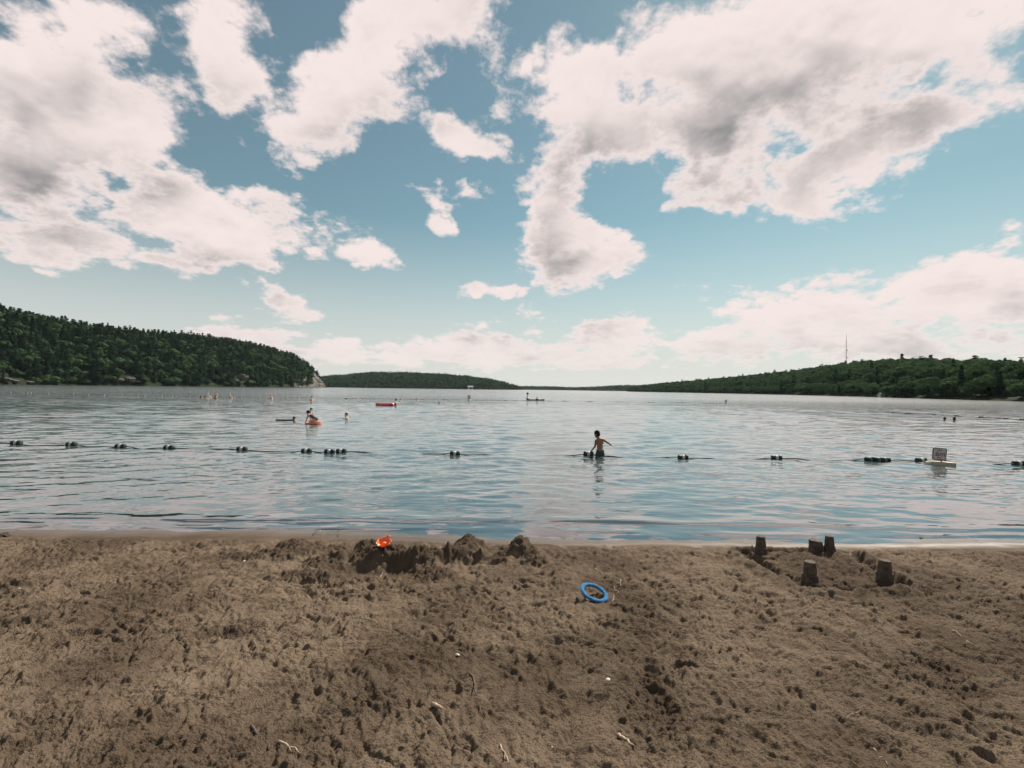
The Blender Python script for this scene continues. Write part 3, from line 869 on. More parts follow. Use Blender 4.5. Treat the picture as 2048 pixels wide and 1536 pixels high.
# ------------------------------------------------------------------ rocks on the left shore
def rock_mesh(name, r, seed, squash=(1, 1, .7)):
    g = np.random.default_rng(seed)
    bm = bmesh.new(); bmesh.ops.create_icosphere(bm, subdivisions=3, radius=1.0)
    pl = rand_dir(g, 16); off = g.uniform(.62, .98, 16)
    for v in bm.verts:
        d = np.array(v.co); k = (pl @ d)
        s_ = min(1.0, float(np.min(np.where(k > .05, off / np.maximum(k, .05), 9))))
        v.co = Vector(d * s_ * r * (1 + .05 * g.normal())) * 1.0
        v.co = Vector((v.co[i] * squash[i] for i in range(3)))
    return bm_mesh(name, bm, False, M['rock'])
ROCKS = [(12, 759, 5, 2.2, 'pale rounded rock'), (30, 763, 3.6, 1.5, 'low pale rock'), (60, 765, 4.5, 1.4, 'long low grey rock'), (98, 766, 3.2, 1.3, 'small grey boulder'),
         (238, 760, 4.2, 2.4, 'angular grey boulder'), (258, 758, 5.0, 3.0, 'big angular pale boulder'), (276, 764, 3.0, 1.6, 'small angular boulder'),
         (470, 762, 4.4, 2.6, 'grey boulder'), (486, 755, 7.0, 5.0, 'tall pale rock face'), (498, 764, 4.0, 2.2, 'lower grey rock')]
PLACE = ['at the far left edge of the left shore', 'second from the left edge along the left shore', 'on the waterline below the left hill near the photo edge', 'beside the long low rock on the left shore',
         'left of the biggest boulder under the left hill', 'halfway along the foot of the left hill', 'right of the biggest boulder under the left hill',
         'left of the pale rock face under the left hill', 'in a clearing two thirds along the left hill foot', 'right of the pale rock face under the left hill']
for i, ((px, py, rx, rz, what), where) in enumerate(zip(ROCKS, PLACE)):
    h = HL['hill_left']; ysh = float(np.interp(px, h.px, h.ys)) + 2
    p = at_y(px, py, ysh)
    tag(obj('shore_rock', rock_mesh('shore_rock', rx, 500 + i, (1.3, .8, rz / rx)), None, None, (p.x, p.y, max(p.z, rz * .3))), what + ' ' + where, 'rock', 'rocks along the left shore')
def cliff():
    h = HL['hill_left']
    P = np.linspace(588, 652.5, 90); T = np.concatenate([[-.02], np.linspace(0.0, .93, 60)])
    PP, TT = np.meshgrid(P, T)
    ysh, yr = np.interp(PP, h.px, h.ys), np.interp(PP, h.px, h.yr)
    top = np.interp(PP, [588, 606, 622, 634, 652], [.10, .30, .55, .95, 1.0])
    tt = np.clip(TT, 0, 1) * top
    Y = ysh + tt * (yr - ysh); X = (PP - 1024) / FPX * Y
    Z, _ = h.z(X, Y)
    col = np.floor(PP / 3.1 + 1.2 * perlin(PP / 9, TT * 4, 301)); row = np.floor(TT * 9 + .8 * perlin(PP / 6, TT * 3, 302))
    blk = perlin(col * 1.37, row * 2.11, 303)
    outw = 3.0 + 4.0 * blk + 1.2 * perlin(PP * 1.1, TT * 22, 304)
    Y = Y - outw * sst(tt, -.05, .1) ; X = X + outw * .35
    Z = Z + 1.0 + 1.4 * blk
    Z[0] = -3
    o = obj('rock_cliff', grid_mesh('rock_cliff', X, Y, Z, M['rock'], False))
    tag(o, 'steep grey rock cliff at the tip of the left hill', 'cliff')
cliff()

# ------------------------------------------------------------------ mast on the right hill
def mast():
    b = at_y(1692.5, 727, 640); top = at_y(1692.5, 667, 640).z
    h = HL['hill_right']; z0 = float(h.z(np.array([b.x]), np.array([b.y]))[0][0]) - .5
    e = thing('radio_mast', 'thin lattice radio mast above the trees of the right hill', 'mast', (b.x, b.y, z0))
    H = top - z0; H1 = H * .82
    leg = [Vector((.75 * math.cos(a), .75 * math.sin(a), 0)) for a in (.3, .3 + 2.094, .3 + 4.189)]
    m = principled('mast_steel', (.10, .095, .095), (.16, .15, .15), 1, .6)
    for l in leg: obj('leg', bm_mesh('mast_leg', tube([l, l * .75 + Vector((0, 0, H1))], .11, 6)), m, e)
    n = 26
    for i in range(n):
        z, z2 = H1 * i / n, H1 * (i + 1) / n
        bm = bmesh.new()
        for j in range(3):
            a, c = leg[j], leg[(j + 1) % 3]
            t = tube([a + Vector((0, 0, z)), c + Vector((0, 0, z2))], .05, 4)
            tmp = bpy.data.meshes.new('x'); t.to_mesh(tmp); t.free(); bm.from_mesh(tmp); bpy.data.meshes.remove(tmp)
        obj('brace', bm_mesh('mast_brace', bm), m, e)
    obj('antenna', bm_mesh('mast_antenna', tube([(0, 0, H1 - .5), (0, 0, H)], [.22, .10], 6)), m, e)
    for zz, r in ((H * .60, .9), (H * .42, .8)):
        d = obj('dish', bm_mesh('mast_dish', lathe([(.1, 0), (r, .35), (r, .5), (.1, .2)], 14, 'X')), M['white_plastic'], e, (0.5, -.4, zz))
        d.rotation_euler = (0, 0, R(-90))
mast()

# small buildings at the water's edge
def hut(px, py, Y, w, hgt, label, wall, roof):
    p = at_y(px, py, Y)
    e = thing('boat_house', label, 'hut', (p.x, p.y, .3), (0, 0, R(8)))
    bm = bmesh.new(); box(bm, (-w / 2, -w * .35, -1.5), (w / 2, w * .35, hgt)); obj('wall', bm_mesh('hut_wall', bm, False), wall, e)
    V = [(-w * .56, -w * .42, hgt), (w * .56, -w * .42, hgt), (w * .56, w * .42, hgt), (-w * .56, w * .42, hgt), (-w * .56, 0, hgt + w * .28), (w * .56, 0, hgt + w * .28)]
    me = bpy.data.meshes.new('hut_roof'); me.from_pydata(V, [], [(0, 1, 5, 4), (2, 3, 4, 5), (0, 4, 3), (1, 2, 5), (3, 2, 1, 0)]); obj('roof', me, roof, e)
    bm = bmesh.new(); box(bm, (-w * .12, -w * .37, 0), (w * .12, -w * .352, hgt * .8)); obj('door', bm_mesh('hut_door', bm, False), M['dark_plastic'], e)
    bm = bmesh.new(); box(bm, (w * .22, -w * .365, hgt * .4), (w * .40, -w * .352, hgt * .8)); obj('window', bm_mesh('hut_window', bm, False), M['dark_plastic'], e)
hut(941, 774, 1405, 15, 6, 'pale boat house at the foot of the far wooded hill', principled('grey_boards', (.42, .40, .37), (.34, .32, .30), 2, .8), principled('grey_roof', (.30, .30, .30), (.2, .2, .2), 2, .8))
hut(1762, 789, 262, 2.6, 1.6, 'tiny white hut on the right-hand shore under the trees', M['white_plastic'], principled('dark_roof', (.08, .08, .08), (.12, .11, .1), 2, .8))

# ------------------------------------------------------------------ swimming area: ropes, floats, sign
def float_meshes(L, r):
    e = L * .5
    cap = lathe([(r * .45, -e), (r * .92, -e + .012), (r, -e + .03), (r, -e + L * .36), (r * .90, -e + L * .375)], 20, 'X')
    band = lathe([(r * .90, -L * .15), (r * .95, -L * .145), (r * .95, L * .145), (r * .90, L * .15)], 20, 'X')
    return bm_mesh('float_cap', cap, True, M['dark_plastic']), bm_mesh('float_band', band, True, M['white_plastic'])
NEAR_CAP, NEAR_BAND = float_meshes(.29, .076)
SMALL_CAP, SMALL_BAND = float_meshes(.26, .075)
NEAR = [  # x, y in the photo, turn, small?, dark band?, which one it is
 (33, 890, 4, 0, 0, 'first dark and white rope float from the left edge of the photo'),
 (143, 892, -4, 0, 0, 'second dark and white rope float from the left edge'),
 (241, 895, 3, 0, 0, 'third dark and white rope float from the left edge'),
 (338, 897, -6, 0, 0, 'fourth dark and white rope float from the left edge'),
 (484, 901, 2, 0, 0, 'fifth dark and white rope float, alone left of the pair of touching floats'),
 (613, 904, 0, 0, 0, 'dark and white rope float just left of the pair of touching floats'),
 (659, 905, 2, 0, 0, 'left one of the two touching dark and white rope floats'),
 (682.5, 905.5, -2, 0, 0, 'right one of the two touching dark and white rope floats'),
 (910, 909, 0, 0, 0, 'lone dark and white rope float between the touching pair and the wading boy'),
 (1177, 912, -5, 0, 0, 'dark and white rope float under the left hand of the wading boy'),
 (1366, 916.5, 0, 0, 0, 'first dark and white rope float to the right of the wading boy'),
 (1553, 918, -8, 0, 0, 'second dark and white rope float to the right of the wading boy'),
 (1739, 921, 10, 1, 1, 'small dark rope float, leftmost of the cluster left of the depth sign'),
 (1756, 921.5, 0, 1, 1, 'dark rope float in the middle of the cluster left of the depth sign'),
 (1770, 922, -8, 1, 1, 'dark rope float at the right end of the cluster left of the depth sign'),
 (1842, 924, 5, 0, 0, 'dark and white rope float touching the depth sign raft'),
 (2037, 930, -3, 0, 0, 'last rope float at the right edge of the photo')]
PALE = principled('faded_green_plastic', (.10, .15, .15), (.06, .09, .09), 14, .45)
SMALL_BAND2 = SMALL_BAND.copy(); SMALL_BAND2.materials.clear(); SMALL_BAND2.materials.append(PALE)
near_pts = []
for px, py, turn, small, dark, label in NEAR:
    p = at_z(px, py, .0)
    near_pts.append(p)
    wz = float(water_z(np.array([p.x]), np.array([p.y]))[0])
    e = thing('rope_float', label, 'float', (p.x, p.y, wz + .036), (R(random.uniform(0, 360)), R(random.uniform(-3, 3)), R(turn)), 'floats on the near swimming rope')
    cap, band = (SMALL_CAP, SMALL_BAND2 if dark else SMALL_BAND) if small else (NEAR_CAP, NEAR_BAND)
    obj('end_cap', cap, None, e)
    c2 = obj('end_cap', cap, None, e); c2.rotation_euler = (0, 0, math.pi)
    obj('band', band, None, e)
def rope(pts, name, label, r, sag=.03, dip=0.0, ext=2.5, n=22, mat=None):
    P = []
    a = pts[0] + (pts[0] - pts[1]).normalized() * ext
    z = pts[-1] + (pts[-1] - pts[-2]).normalized() * ext
    allp = [a] + list(pts) + [z]
    for u, v in zip(allp[:-1], allp[1:]):
        L = (v - u).length
        for k in range(n):
            t = k / n
            q = u.lerp(v, t)
            wz = float(water_z(np.array([q.x]), np.array([q.y]))[0])
            near_end = min(t, 1 - t) * L
            P.append((q.x, q.y + .05 * math.sin(t * 6.28 + u.x) * min(1, L), wz + .030 - sag * min(1, near_end / 1.1) + .008 * math.sin(q.x * 7)))
    o = obj(name, bm_mesh(name, tube(P, r, 6)), mat or M['rope'])
    return tag(o, label, 'rope')
rope(near_pts, 'float_rope', 'dark wet rope strung through the near line of floats', .014, .046)

# depth sign on its little raft
def text_mesh(body, size):
    c = bpy.data.curves.new('lettering', 'FONT'); c.body = body; c.size = size; c.align_x = 'CENTER'; c.align_y = 'CENTER'; c.extrude = .0012
    o = bpy.data.objects.new('lettering', c); COL.objects.link(o)
    bpy.context.view_layer.update()
    me = bpy.data.meshes.new_from_object(o.evaluated_get(bpy.context.evaluated_depsgraph_get()))
    bpy.data.objects.remove(o)
    me.materials.clear()
    return me
def rounded_plate(w, h, r, t):
    bm = bmesh.new(); vs = []
    for cx, cy, a0 in ((w / 2 - r, h / 2 - r, 0), (-w / 2 + r, h / 2 - r, 90), (-w / 2 + r, -h / 2 + r, 180), (w / 2 - r, -h / 2 + r, 270)):
        for k in range(6):
            a = R(a0 + 18 * k); vs.append(bm.verts.new((cx + r * math.cos(a), -t / 2, cy + r * math.sin(a))))
    f = bm.faces.new(vs)
    ex = bmesh.ops.extrude_face_region(bm, geom=[f])
    for v in ex['geom']:
        if isinstance(v, bmesh.types.BMVert): v.co.y += t
    bmesh.ops.recalc_face_normals(bm, faces=bm.faces[:])
    return bm
def ring_plate(w, h, r, bw, t):
    """border line: frame between two rounded outlines"""
    bm = bmesh.new()
    def outline(w, h, r, y):
        o = []
        for cx, cy, a0 in ((w / 2 - r, h / 2 - r, 0), (-w / 2 + r, h / 2 - r, 90), (-w / 2 + r, -h / 2 + r, 180), (w / 2 - r, -h / 2 + r, 270)):
            for k in range(6):
                a = R(a0 + 18 * k); o.append(bm.verts.new((cx + r * math.cos(a), y, cy + r * math.sin(a))))
        return o
    A, B = outline(w, h, r, 0), outline(w - 2 * bw, h - 2 * bw, r * .6, 0)
    C, D = outline(w, h, r, t), outline(w - 2 * bw, h - 2 * bw, r * .6, t)
    n = len(A)
    for i in range(n):
        j = (i + 1) % n
        for q in ((A[i], A[j], B[j], B[i]), (C[j], C[i], D[i], D[j]), (A[j], A[i], C[i], C[j]), (B[i], B[j], D[j], D[i])): bm.faces.new(q)
    bmesh.ops.recalc_face_normals(bm, faces=bm.faces[:])
    return bm
def sign():
    p = at_z(1884, 929, 0)
    k = p.y / FPX                                   # metres for one pixel of the photo at that distance
    e = thing('depth_sign', 'square white depth sign on a small pale raft tied to the near rope', 'sign', (p.x, p.y, 0), (0, 0, R(-4)))
    paint = principled('weathered_white_paint', (.50, .44, .42), (.40, .35, .33), 12, .6)
    ink = principled('dark_sign_paint', (.035, .020, .018), (.06, .035, .03), 30, .6)
    wood = principled('pale_raft_boards', (.46, .41, .30), (.30, .27, .19), 9, .7, .5, 60)
    w, h = 27 * k, 24 * k
    bm = bmesh.new(); box(bm, (-24 * k, -.13, -.05), (20 * k, .13, .075), .012); raft = obj('raft', bm_mesh('raft', bm, False), wood, e); raft.rotation_euler = (0, R(3.0), 0)
    bm = bmesh.new(); box(bm, (-29 * k, -.08, .0), (-24 * k, .08, .07), .012); obj('raft_end', bm_mesh('raft_end', bm, False), M['white_plastic'], e)
    post = obj('post', bm_mesh('sign_post', tube([(0, .012, .05), (-5 * k, .012, .28)], .013, 8)), ink, e)
    s_ = obj('panel', bm_mesh('sign_panel', rounded_plate(w, h, 3.2 * k, .008), False), paint, e, (-5 * k, 0, 21 * k))
    s_.rotation_euler = (0, R(4), 0)
    obj('border', bm_mesh('sign_border', ring_plate(w * .985, h * .985, 3.1 * k, 1.35 * k, .004), False), ink, s_, (0, -.009, 0))
    t = obj('lettering', text_mesh('.6m', 14.5 * k), ink, s_, (0, -.0065, -.3 * k)); t.rotation_euler = (R(90), 0, 0)
    for x0, x1, z0 in ((-4.2, 4.2, 7.6), (-3.4, 4.0, -8.0)):
        bm = bmesh.new(); box(bm, (x0 * k, -.0075, (z0 - .65) * k), (x1 * k, -.0045, (z0 + .65) * k)); obj('printed_line', bm_mesh('printed_line', bm, False), ink, s_)
sign()

# far line: small white floats
def small_float(r):
    bm = bmesh.new(); bmesh.ops.create_icosphere(bm, subdivisions=2, radius=r)
    for v in bm.verts: v.co.z *= .85; v.co.x *= 1.25
    return bm_mesh('far_float', bm, True, M['white_plastic'])
FF = small_float(.075)
FAR = [22, 55, 62, 98, 147, 178, 209, 244, 276, 290, 307, 324, 345, 362, 380, 470, 483, 520, 575, 598, 645, 708, 727, 752, 776, 826, 843, 872, 891, 910, 955, 970, 985, 999, 1011, 1031, 1050, 1100, 1130, 1180, 1240, 1300, 1360, 1410, 1424, 1437]
YFAR = 79.0
def far_line(px): return at_z(px, 0, 0)
fpts = []
for px in FAR:
    d = ray(px, 800); X = d.x / d.y * YFAR
    Yl = YFAR + (8 if px < 200 else 0) * (200 - px) / 200 + random.uniform(-.6, .6)
    fpts.append(Vector((d.x / d.y * Yl, Yl, 0)))
    o = obj('far_float', FF, None, None, (d.x / d.y * Yl, Yl, .06))
    s_ = random.uniform(.75, 1.25); o.scale = (s_,) * 3
    tag(o, 'tiny white float on the far swimming rope', 'float', 'floats on the far swimming rope')
rope(fpts, 'far_rope', 'thin rope under the far line of white floats', .02, .04, n=5)
def marker(px, py, Y, w, h, label, name, mat):
    p = at_y(px, py, Y)
    e = thing(name, label, 'marker', (p.x, Y, 0))
    bm = bmesh.new(); box(bm, (-w / 2, -.02, .18), (w / 2, .02, .18 + h), .01); obj('panel', bm_mesh('marker_panel', bm, False), mat, e)
    obj('float', bm_mesh('marker_float', lathe([(w * .3, -.12), (w * .55, -.06), (w * .55, .06), (w * .2, .16)], 14)), M['white_plastic'], e)
marker(938, 800, 78.4, .50, .62, 'square white marker panel on the far swimming rope', 'marker_board', M['white_plastic'])
marker(1452, 806, 78.4, .34, .45, 'small white marker panel right of centre on the far rope', 'marker_board', M['white_plastic'])
def pole_buoy(px, py, Y, h, label, ball):
    p = at_y(px, py, Y)
    e = thing('pole_buoy', label, 'buoy', (p.x, Y, 0))
    obj('hull', bm_mesh('buoy_hull', lathe([(.08, -.3), (.32, -.1), (.32, .12), (.15, .3)], 16)), M['white_plastic'], e)
    obj('pole', bm_mesh('buoy_pole', lathe([(.11, .25), (.09, h)], 10)), M['white_plastic'], e)
    if ball: obj('topmark', bm_mesh('buoy_top', lathe([(.05, h), (.24, h + .1), (.24, h + .3), (.05, h + .45)], 12)), M['dark_plastic'], e)
pole_buoy(1055, 797, 96, .85, 'white pole buoy with a dark topmark beyond the far rope', True)
pole_buoy(731, 779, 330, 2.2, 'slim white buoy far out before the centre hill', False)
# dark side rope with low floats, right
sp_ = [at_z(a, b, 0) for a, b in ((1786, 826), (1815, 827.5), (1868, 830), (1913, 832), (1962, 835), (2012, 838), (2044, 840))]
for i, (p, w_) in enumerate(zip(sp_, ['first', 'second', 'third', 'fourth', 'fifth', 'sixth', 'last'])):
    e = thing('side_rope_float', '%s low dark float from the left on the side rope behind the two right-hand swimmers' % w_, 'float', (p.x, p.y, .03), (0, 0, R(-20)), 'floats on the side rope')
    obj('end_cap', NEAR_CAP, None, e); c2 = obj('end_cap', NEAR_CAP, None, e); c2.rotation_euler = (0, 0, math.pi); obj('band', SMALL_BAND2, None, e)
rope(sp_, 'side_rope', 'thin dark rope running out at the right behind the swimmers', .02, .035, n=10)
#@@FLOATS_END

# ------------------------------------------------------------------ people
SKIN = {n: principled('skin_' + n, c, tuple(v * .82 for v in c), 6, .5) for n, c in (('tan', (.24, .115, .060)), ('fair', (.62, .40, .31)), ('light', (.66, .47, .38)), ('brown', (.22, .11, .065)))}
HAIR = {n: principled('hair_' + n, c, tuple(v * 1.6 for v in c), 60, .7, .6, 90, .12) for n, c in (('dark', (.012, .009, .008)), ('brown', (.06, .035, .02)), ('blond', (.34, .22, .11)))}
CLOTH = {n: principled('swim_cloth_' + n, c, tuple(v * 1.4 for v in c), 30, .7) for n, c in (('dark', (.014, .026, .024)), ('navy', (.02, .025, .06)), ('red', (.30, .03, .03)), ('white', (.70, .68, .66)), ('pattern', (.05, .03, .035)))}
def capsule(bm, a, ra, b, rb, flat=1.0):
    """tapered limb between two joints with round ends"""
    a, b = Vector(a), Vector(b); d = b - a; L = d.length or 1e-4
    q = d.to_track_quat('Z', 'Y').to_matrix().to_4x4(); q.translation = a
    prof = [(ra * math.sin(t), -ra * math.cos(t)) for t in (.05, .5, 1.0, 1.5708)] + [(rb * math.sin(t), L - rb * math.cos(t)) for t in (1.5708, 2.1, 2.6, 3.09)]
    tmpb = lathe(prof, 12)
    for v in tmpb.verts: v.co.y *= flat
    tmpb.transform(q)
    tmp = bpy.data.meshes.new('x'); tmpb.to_mesh(tmp); tmpb.free(); bm.from_mesh(tmp); bpy.data.meshes.remove(tmp)
def blob(bm, c, r, rot=(0, 0, 0)):
    m = Matrix.Translation(c) @ Euler(rot).to_matrix().to_4x4() @ Matrix.Diagonal((*r, 1))
    bmesh.ops.create_uvsphere(bm, u_segments=18, v_segments=12, radius=1, matrix=m)
def fuse(bm, voxel, smooth=3):
    """one continuous skin over overlapping volumes"""
    me = bpy.data.meshes.new('fuse'); bm.to_mesh(me); bm.free()
    o = bpy.data.objects.new('fuse', me); COL.objects.link(o)
    r = o.modifiers.new('r', 'REMESH'); r.mode = 'VOXEL'; r.voxel_size = voxel
    s_ = o.modifiers.new('s', 'SMOOTH'); s_.factor = .5; s_.iterations = smooth
    bpy.context.view_layer.update()
    out = bpy.data.meshes.new_from_object(o.evaluated_get(bpy.context.evaluated_depsgraph_get()))
    bpy.data.objects.remove(o); bpy.data.meshes.remove(me)
    out.polygons.foreach_set('use_smooth', [True] * len(out.polygons))
    out.materials.clear()
    return out
def head(bm, c, k=1.0, yaw=0.0, tilt=0.0, roll=0.0):
    """skull, jaw, nose and ears; looks along +Y before turning"""
    c = Vector(c); E = Euler((tilt, roll, yaw)); m3 = E.to_matrix()
    def at(x, y, z): return c + m3 @ Vector((x * k, y * k, z * k))
    blob(bm, at(0, -.008, .02), (.070 * k, .086 * k, .085 * k), E)
    blob(bm, at(0, .022, -.05), (.052 * k, .062 * k, .062 * k), E)
    blob(bm, at(0, .084, -.018), (.012 * k, .018 * k, .018 * k), E)
    for sx in (-1, 1): blob(bm, at(.071 * sx, -.005, -.012), (.010 * k, .018 * k, .027 * k), E)
    return at, E
def hair_mesh(at, E, k, long_=0.0, tail=False):
    bm = bmesh.new()
    blob(bm, at(0, -.020, .040), (.078 * k, .088 * k, .080 * k), E)
    blob(bm, at(0, -.045, -.005), (.074 * k, .058 * k, .075 * k), E)
    if long_: capsule(bm, at(0, -.05, 0), .066 * k, at(0, -.06, -long_), .05 * k)
    if tail: blob(bm, at(0, -.10, .05), (.04 * k, .045 * k, .04 * k), E)
    return fuse(bm, .012)
def eyes(e, at, k):
    m = HAIR['dark']
    for sx in (-1, 1):
        bm = bmesh.new(); blob(bm, at(.028 * sx, .073, .008), (.010 * k, .006 * k, .007 * k)); obj('eye', bm_mesh('eye', bm), m, e)
def hand(bm, wrist, direction, palm_n, k=1.0, spread_=.22, curl=.35):
    """palm, four unequal bent fingers and a thumb off the side"""
    w = Vector(wrist); d = Vector(direction).normalized(); n = Vector(palm_n); n = (n - d * n.dot(d)).normalized(); s_ = d.cross(n)
    capsule(bm, w, .017 * k, w + d * .062 * k, .021 * k)
    for j, L in enumerate((.052, .060, .056, .044)):
        off = (j - 1.5) * .0155 * k
        b = w + d * .060 * k + s_ * off
        dir1 = (d + s_ * (j - 1.5) * spread_ * .4 + n * curl * .4).normalized(); mid = b + dir1 * L * .55 * k
        dir2 = (dir1 + n * curl).normalized()
        capsule(bm, b, .0085 * k, mid, .0078 * k); capsule(bm, mid, .0078 * k, mid + dir2 * L * .5 * k, .0062 * k)
    b = w + d * .018 * k + s_ * -.020 * k
    t1 = (d * .7 - s_ * .8 + n * .2).normalized(); mid = b + t1 * .028 * k
    capsule(bm, b, .0105 * k, mid, .009 * k); capsule(bm, mid, .009 * k, mid + (t1 + d * .5).normalized() * .024 * k, .0075 * k)

def boy():
    p = at_z(1199.5, 912, 0); dep = -float(base_z(np.array([p.x]), np.array([p.y]))[0])
    e = thing('person', 'boy in dark swim shorts wading at the near rope, back to the beach, arms out', 'person', (p.x, p.y, -dep), (0, 0, R(3)))
    D = lambda x, y, z: (x, y, z + dep)
    bm = bmesh.new()
    at, E = head(bm, D(-.083, .035, .625), 1.0, R(38), R(-16), R(-4))
    capsule(bm, D(-.025, 0, .485), .040, D(-.075, .02, .575), .037)
    capsule(bm, D(-.07, .01, .44), .058, D(.07, .005, .455), .056, 1)
    blob(bm, D(.0, .012, .385), (.112, .070, .105)); blob(bm, D(.006, .008, .27), (.095, .062, .12)); blob(bm, D(.01, .005, .155), (.104, .070, .085)); blob(bm, D(.01, 0, .08), (.112, .078, .08))
    capsule(bm, D(-.035, .0, .485), .036, D(-.108, .01, .435), .045); capsule(bm, D(.0, .0, .49), .036, D(.100, .0, .465), .045)
    for sx in (-1, 1):
        hip = D(.01 + .052 * sx, 0, .06); kn = D(.01 + .060 * sx, .03 + .03 * sx, -.26); an = D(.01 + .065 * sx, .02 * sx, -.56)
        capsule(bm, hip, .066, kn, .045); capsule(bm, kn, .044, an, .030)
        capsule(bm, (an[0], an[1] - .02, an[2] - .012), .030, (an[0] + .01 * sx, an[1] + .13, an[2] - .020), .022)
    el_, wr = D(-.132, .035, .275), D(-.235, .065, .135)
    capsule(bm, D(-.112, .01, .435), .038, el_, .030); capsule(bm, el_, .030, wr, .019)
    hand(bm, wr, (-.75, .05, -.6), (0, 0, -1), .85, .2, .4)
    el2, wr2 = D(.232, .02, .385), D(.350, .035, .305)
    capsule(bm, D(.108, 0, .460), .037, el2, .028); capsule(bm, el2, .028, wr2, .018)
    hand(bm, wr2, (.92, .02, -.30), (0, 0, -1), .85, .5, .25)
    capsule(bm, D(0, .008, .40), .085, D(.008, .004, .12), .082, 1)
    body = fuse(bm, .0055, 8)
    obj('body', body, SKIN['tan'], e)
    obj('hair', hair_mesh(at, E, 1.0), HAIR['dark'], e)
    eyes(e, at, 1.0)
    bm = bmesh.new()
    blob(bm, D(.01, .003, .115), (.124, .090, .085)); blob(bm, D(.01, .0, .05), (.130, .096, .09))
    for sx in (-1, 1): capsule(bm, D(.01 + .055 * sx, 0, .06), .082, D(.01 + .066 * sx, .02 + .02 * sx, -.17), .078)
    sh = obj('swim_shorts', fuse(bm, .010, 2), CLOTH['dark'], e)
    bm = lathe([(.108, .176), (.113, .178), (.113, .203), (.108, .205)], 22)
    for v in bm.verts: v.co.y *= .70; v.co.x += .01; v.co.z += dep - .008
    obj('waistband', bm_mesh('waistband', bm), principled('grey_waistband', (.20, .19, .17), (.12, .12, .11), 20, .7), sh)
boy()

def swimmer(px, py, label, skin='fair', hair='dark', up=.45, face=180, k=1.0, suit=None, arms=1, lean=0.0, long_=0.0, group='swimmers far out'):
    """bather standing or swimming in the water; up = height of the shoulders above the water"""
    p = at_z(px, py, 0)
    e = thing('person', label, 'person', (p.x, p.y, 0), (0, 0, R(face)), group)
    bm = bmesh.new()
    sh = up
    at, E = head(bm, (lean * .3, lean * .2, sh + .235 * k), 1.0 * k, R(random.uniform(-25, 25)), R(random.uniform(-12, 4)), 0)
    capsule(bm, (0, 0, sh), .052 * k, (lean * .25, lean * .15, sh + .17 * k), .046 * k)
    capsule(bm, (-.13 * k, 0, sh - .02), .066 * k, (.13 * k, 0, sh - .02), .066 * k)
    blob(bm, (0, .01, sh - .13), (.165 * k, .105 * k, .16 * k)); blob(bm, (0, .01, sh - .36), (.145 * k, .095 * k, .20 * k)); blob(bm, (0, 0, sh - .56), (.155 * k, .11 * k, .13 * k))
    for sx in (-1, 1):
        capsule(bm, (.08 * sx * k, 0, sh - .60), .085 * k, (.09 * sx * k, .03, sh - 1.0), .058 * k); capsule(bm, (.09 * sx * k, .03, sh - 1.0), .057 * k, (.09 * sx * k, -.02, sh - 1.38), .04 * k)
        capsule(bm, (.09 * sx * k, -.03, sh - 1.40), .04 * k, (.10 * sx * k, .16, sh - 1.43), .03 * k)
        ox = .17 * sx * k
        if arms == 1: el, wr = (.26 * sx * k, .02, sh - .28), (.22 * sx * k, .20, sh - .44)
        elif arms == 2: el, wr = (.36 * sx * k, .10, sh - .14), (.52 * sx * k, .24, sh - .24)
        else: el, wr = (.22 * sx * k, .22, sh - .20), (.12 * sx * k, .40, sh - .26)
        capsule(bm, (ox, 0, sh - .02), .052 * k, el, .040 * k); capsule(bm, el, .039 * k, wr, .026 * k)
        d = (Vector(wr) - Vector(el)).normalized(); hand(bm, wr, d, (0, 0, -1), 1.15 * k)
    obj('body', fuse(bm, .013, 2), SKIN[skin], e)
    obj('hair', hair_mesh(at, E, k, long_), HAIR[hair], e)
    if suit:
        bm = bmesh.new(); blob(bm, (0, .01, sh - .15), (.175 * k, .116 * k, .15 * k)); blob(bm, (0, .01, sh - .36), (.155 * k, .106 * k, .20 * k)); blob(bm, (0, 0, sh - .56), (.166 * k, .12 * k, .14 * k))
        obj('swimsuit', fuse(bm, .014, 2), CLOTH[suit], e)
    else:
        bm = bmesh.new(); blob(bm, (0, 0, sh - .60), (.172 * k, .126 * k, .12 * k))
        for sx in (-1, 1): capsule(bm, (.085 * sx * k, 0, sh - .64), .10 * k, (.09 * sx * k, .02, sh - .86), .092 * k)
        obj('swim_shorts', fuse(bm, .014, 2), CLOTH['navy'], e)
    return e
NEARG = 'swimmers round the orange board'
swimmer(692, 838, 'dark-haired swimmer up to the shoulders right of the girl on the orange board', 'light', 'dark', .02, 150, 1.0, group=NEARG)
swimmer(588, 841, 'swimmer lying low with only the head out, at the end of a dark pool noodle', 'brown', 'dark', -.13, 200, 1.0, group=NEARG)
swimmer(621.5, 832, 'dark-haired swimmer whose head shows just behind the kneeling girl', 'fair', 'brown', .18, 170, 1.0, group=NEARG)
swimmer(622.5, 804, 'pale bare-chested bather with dark hair, alone beyond the orange board group', 'light', 'dark', .34, 185, 1.1, arms=3)
swimmer(542, 799, 'pale bather standing with arms out between the far group and the lone bather', 'light', 'blond', .32, 160, 1.1, arms=2)
swimmer(460, 797, 'pale bather on the right of the far left group', 'light', 'blond', .36, 200, 1.1, arms=1)
swimmer(431.5, 795, 'dark-haired bather standing behind the one in a dark suit at far left', 'fair', 'dark', .50, 185, 1.15)
swimmer(430.5, 798, 'low bather in a dark suit at the front of the far left group', 'brown', 'dark', .10, 180, 1.1, suit='dark')
swimmer(416, 795, 'bather in a white shirt in the middle of the far left group', 'light', 'blond', .30, 180, 1.2, suit='white', arms=2)
swimmer(409, 797, 'head and shoulders of a dark-haired swimmer left of the white shirt', 'brown', 'dark', -.02, 180, 1.1)
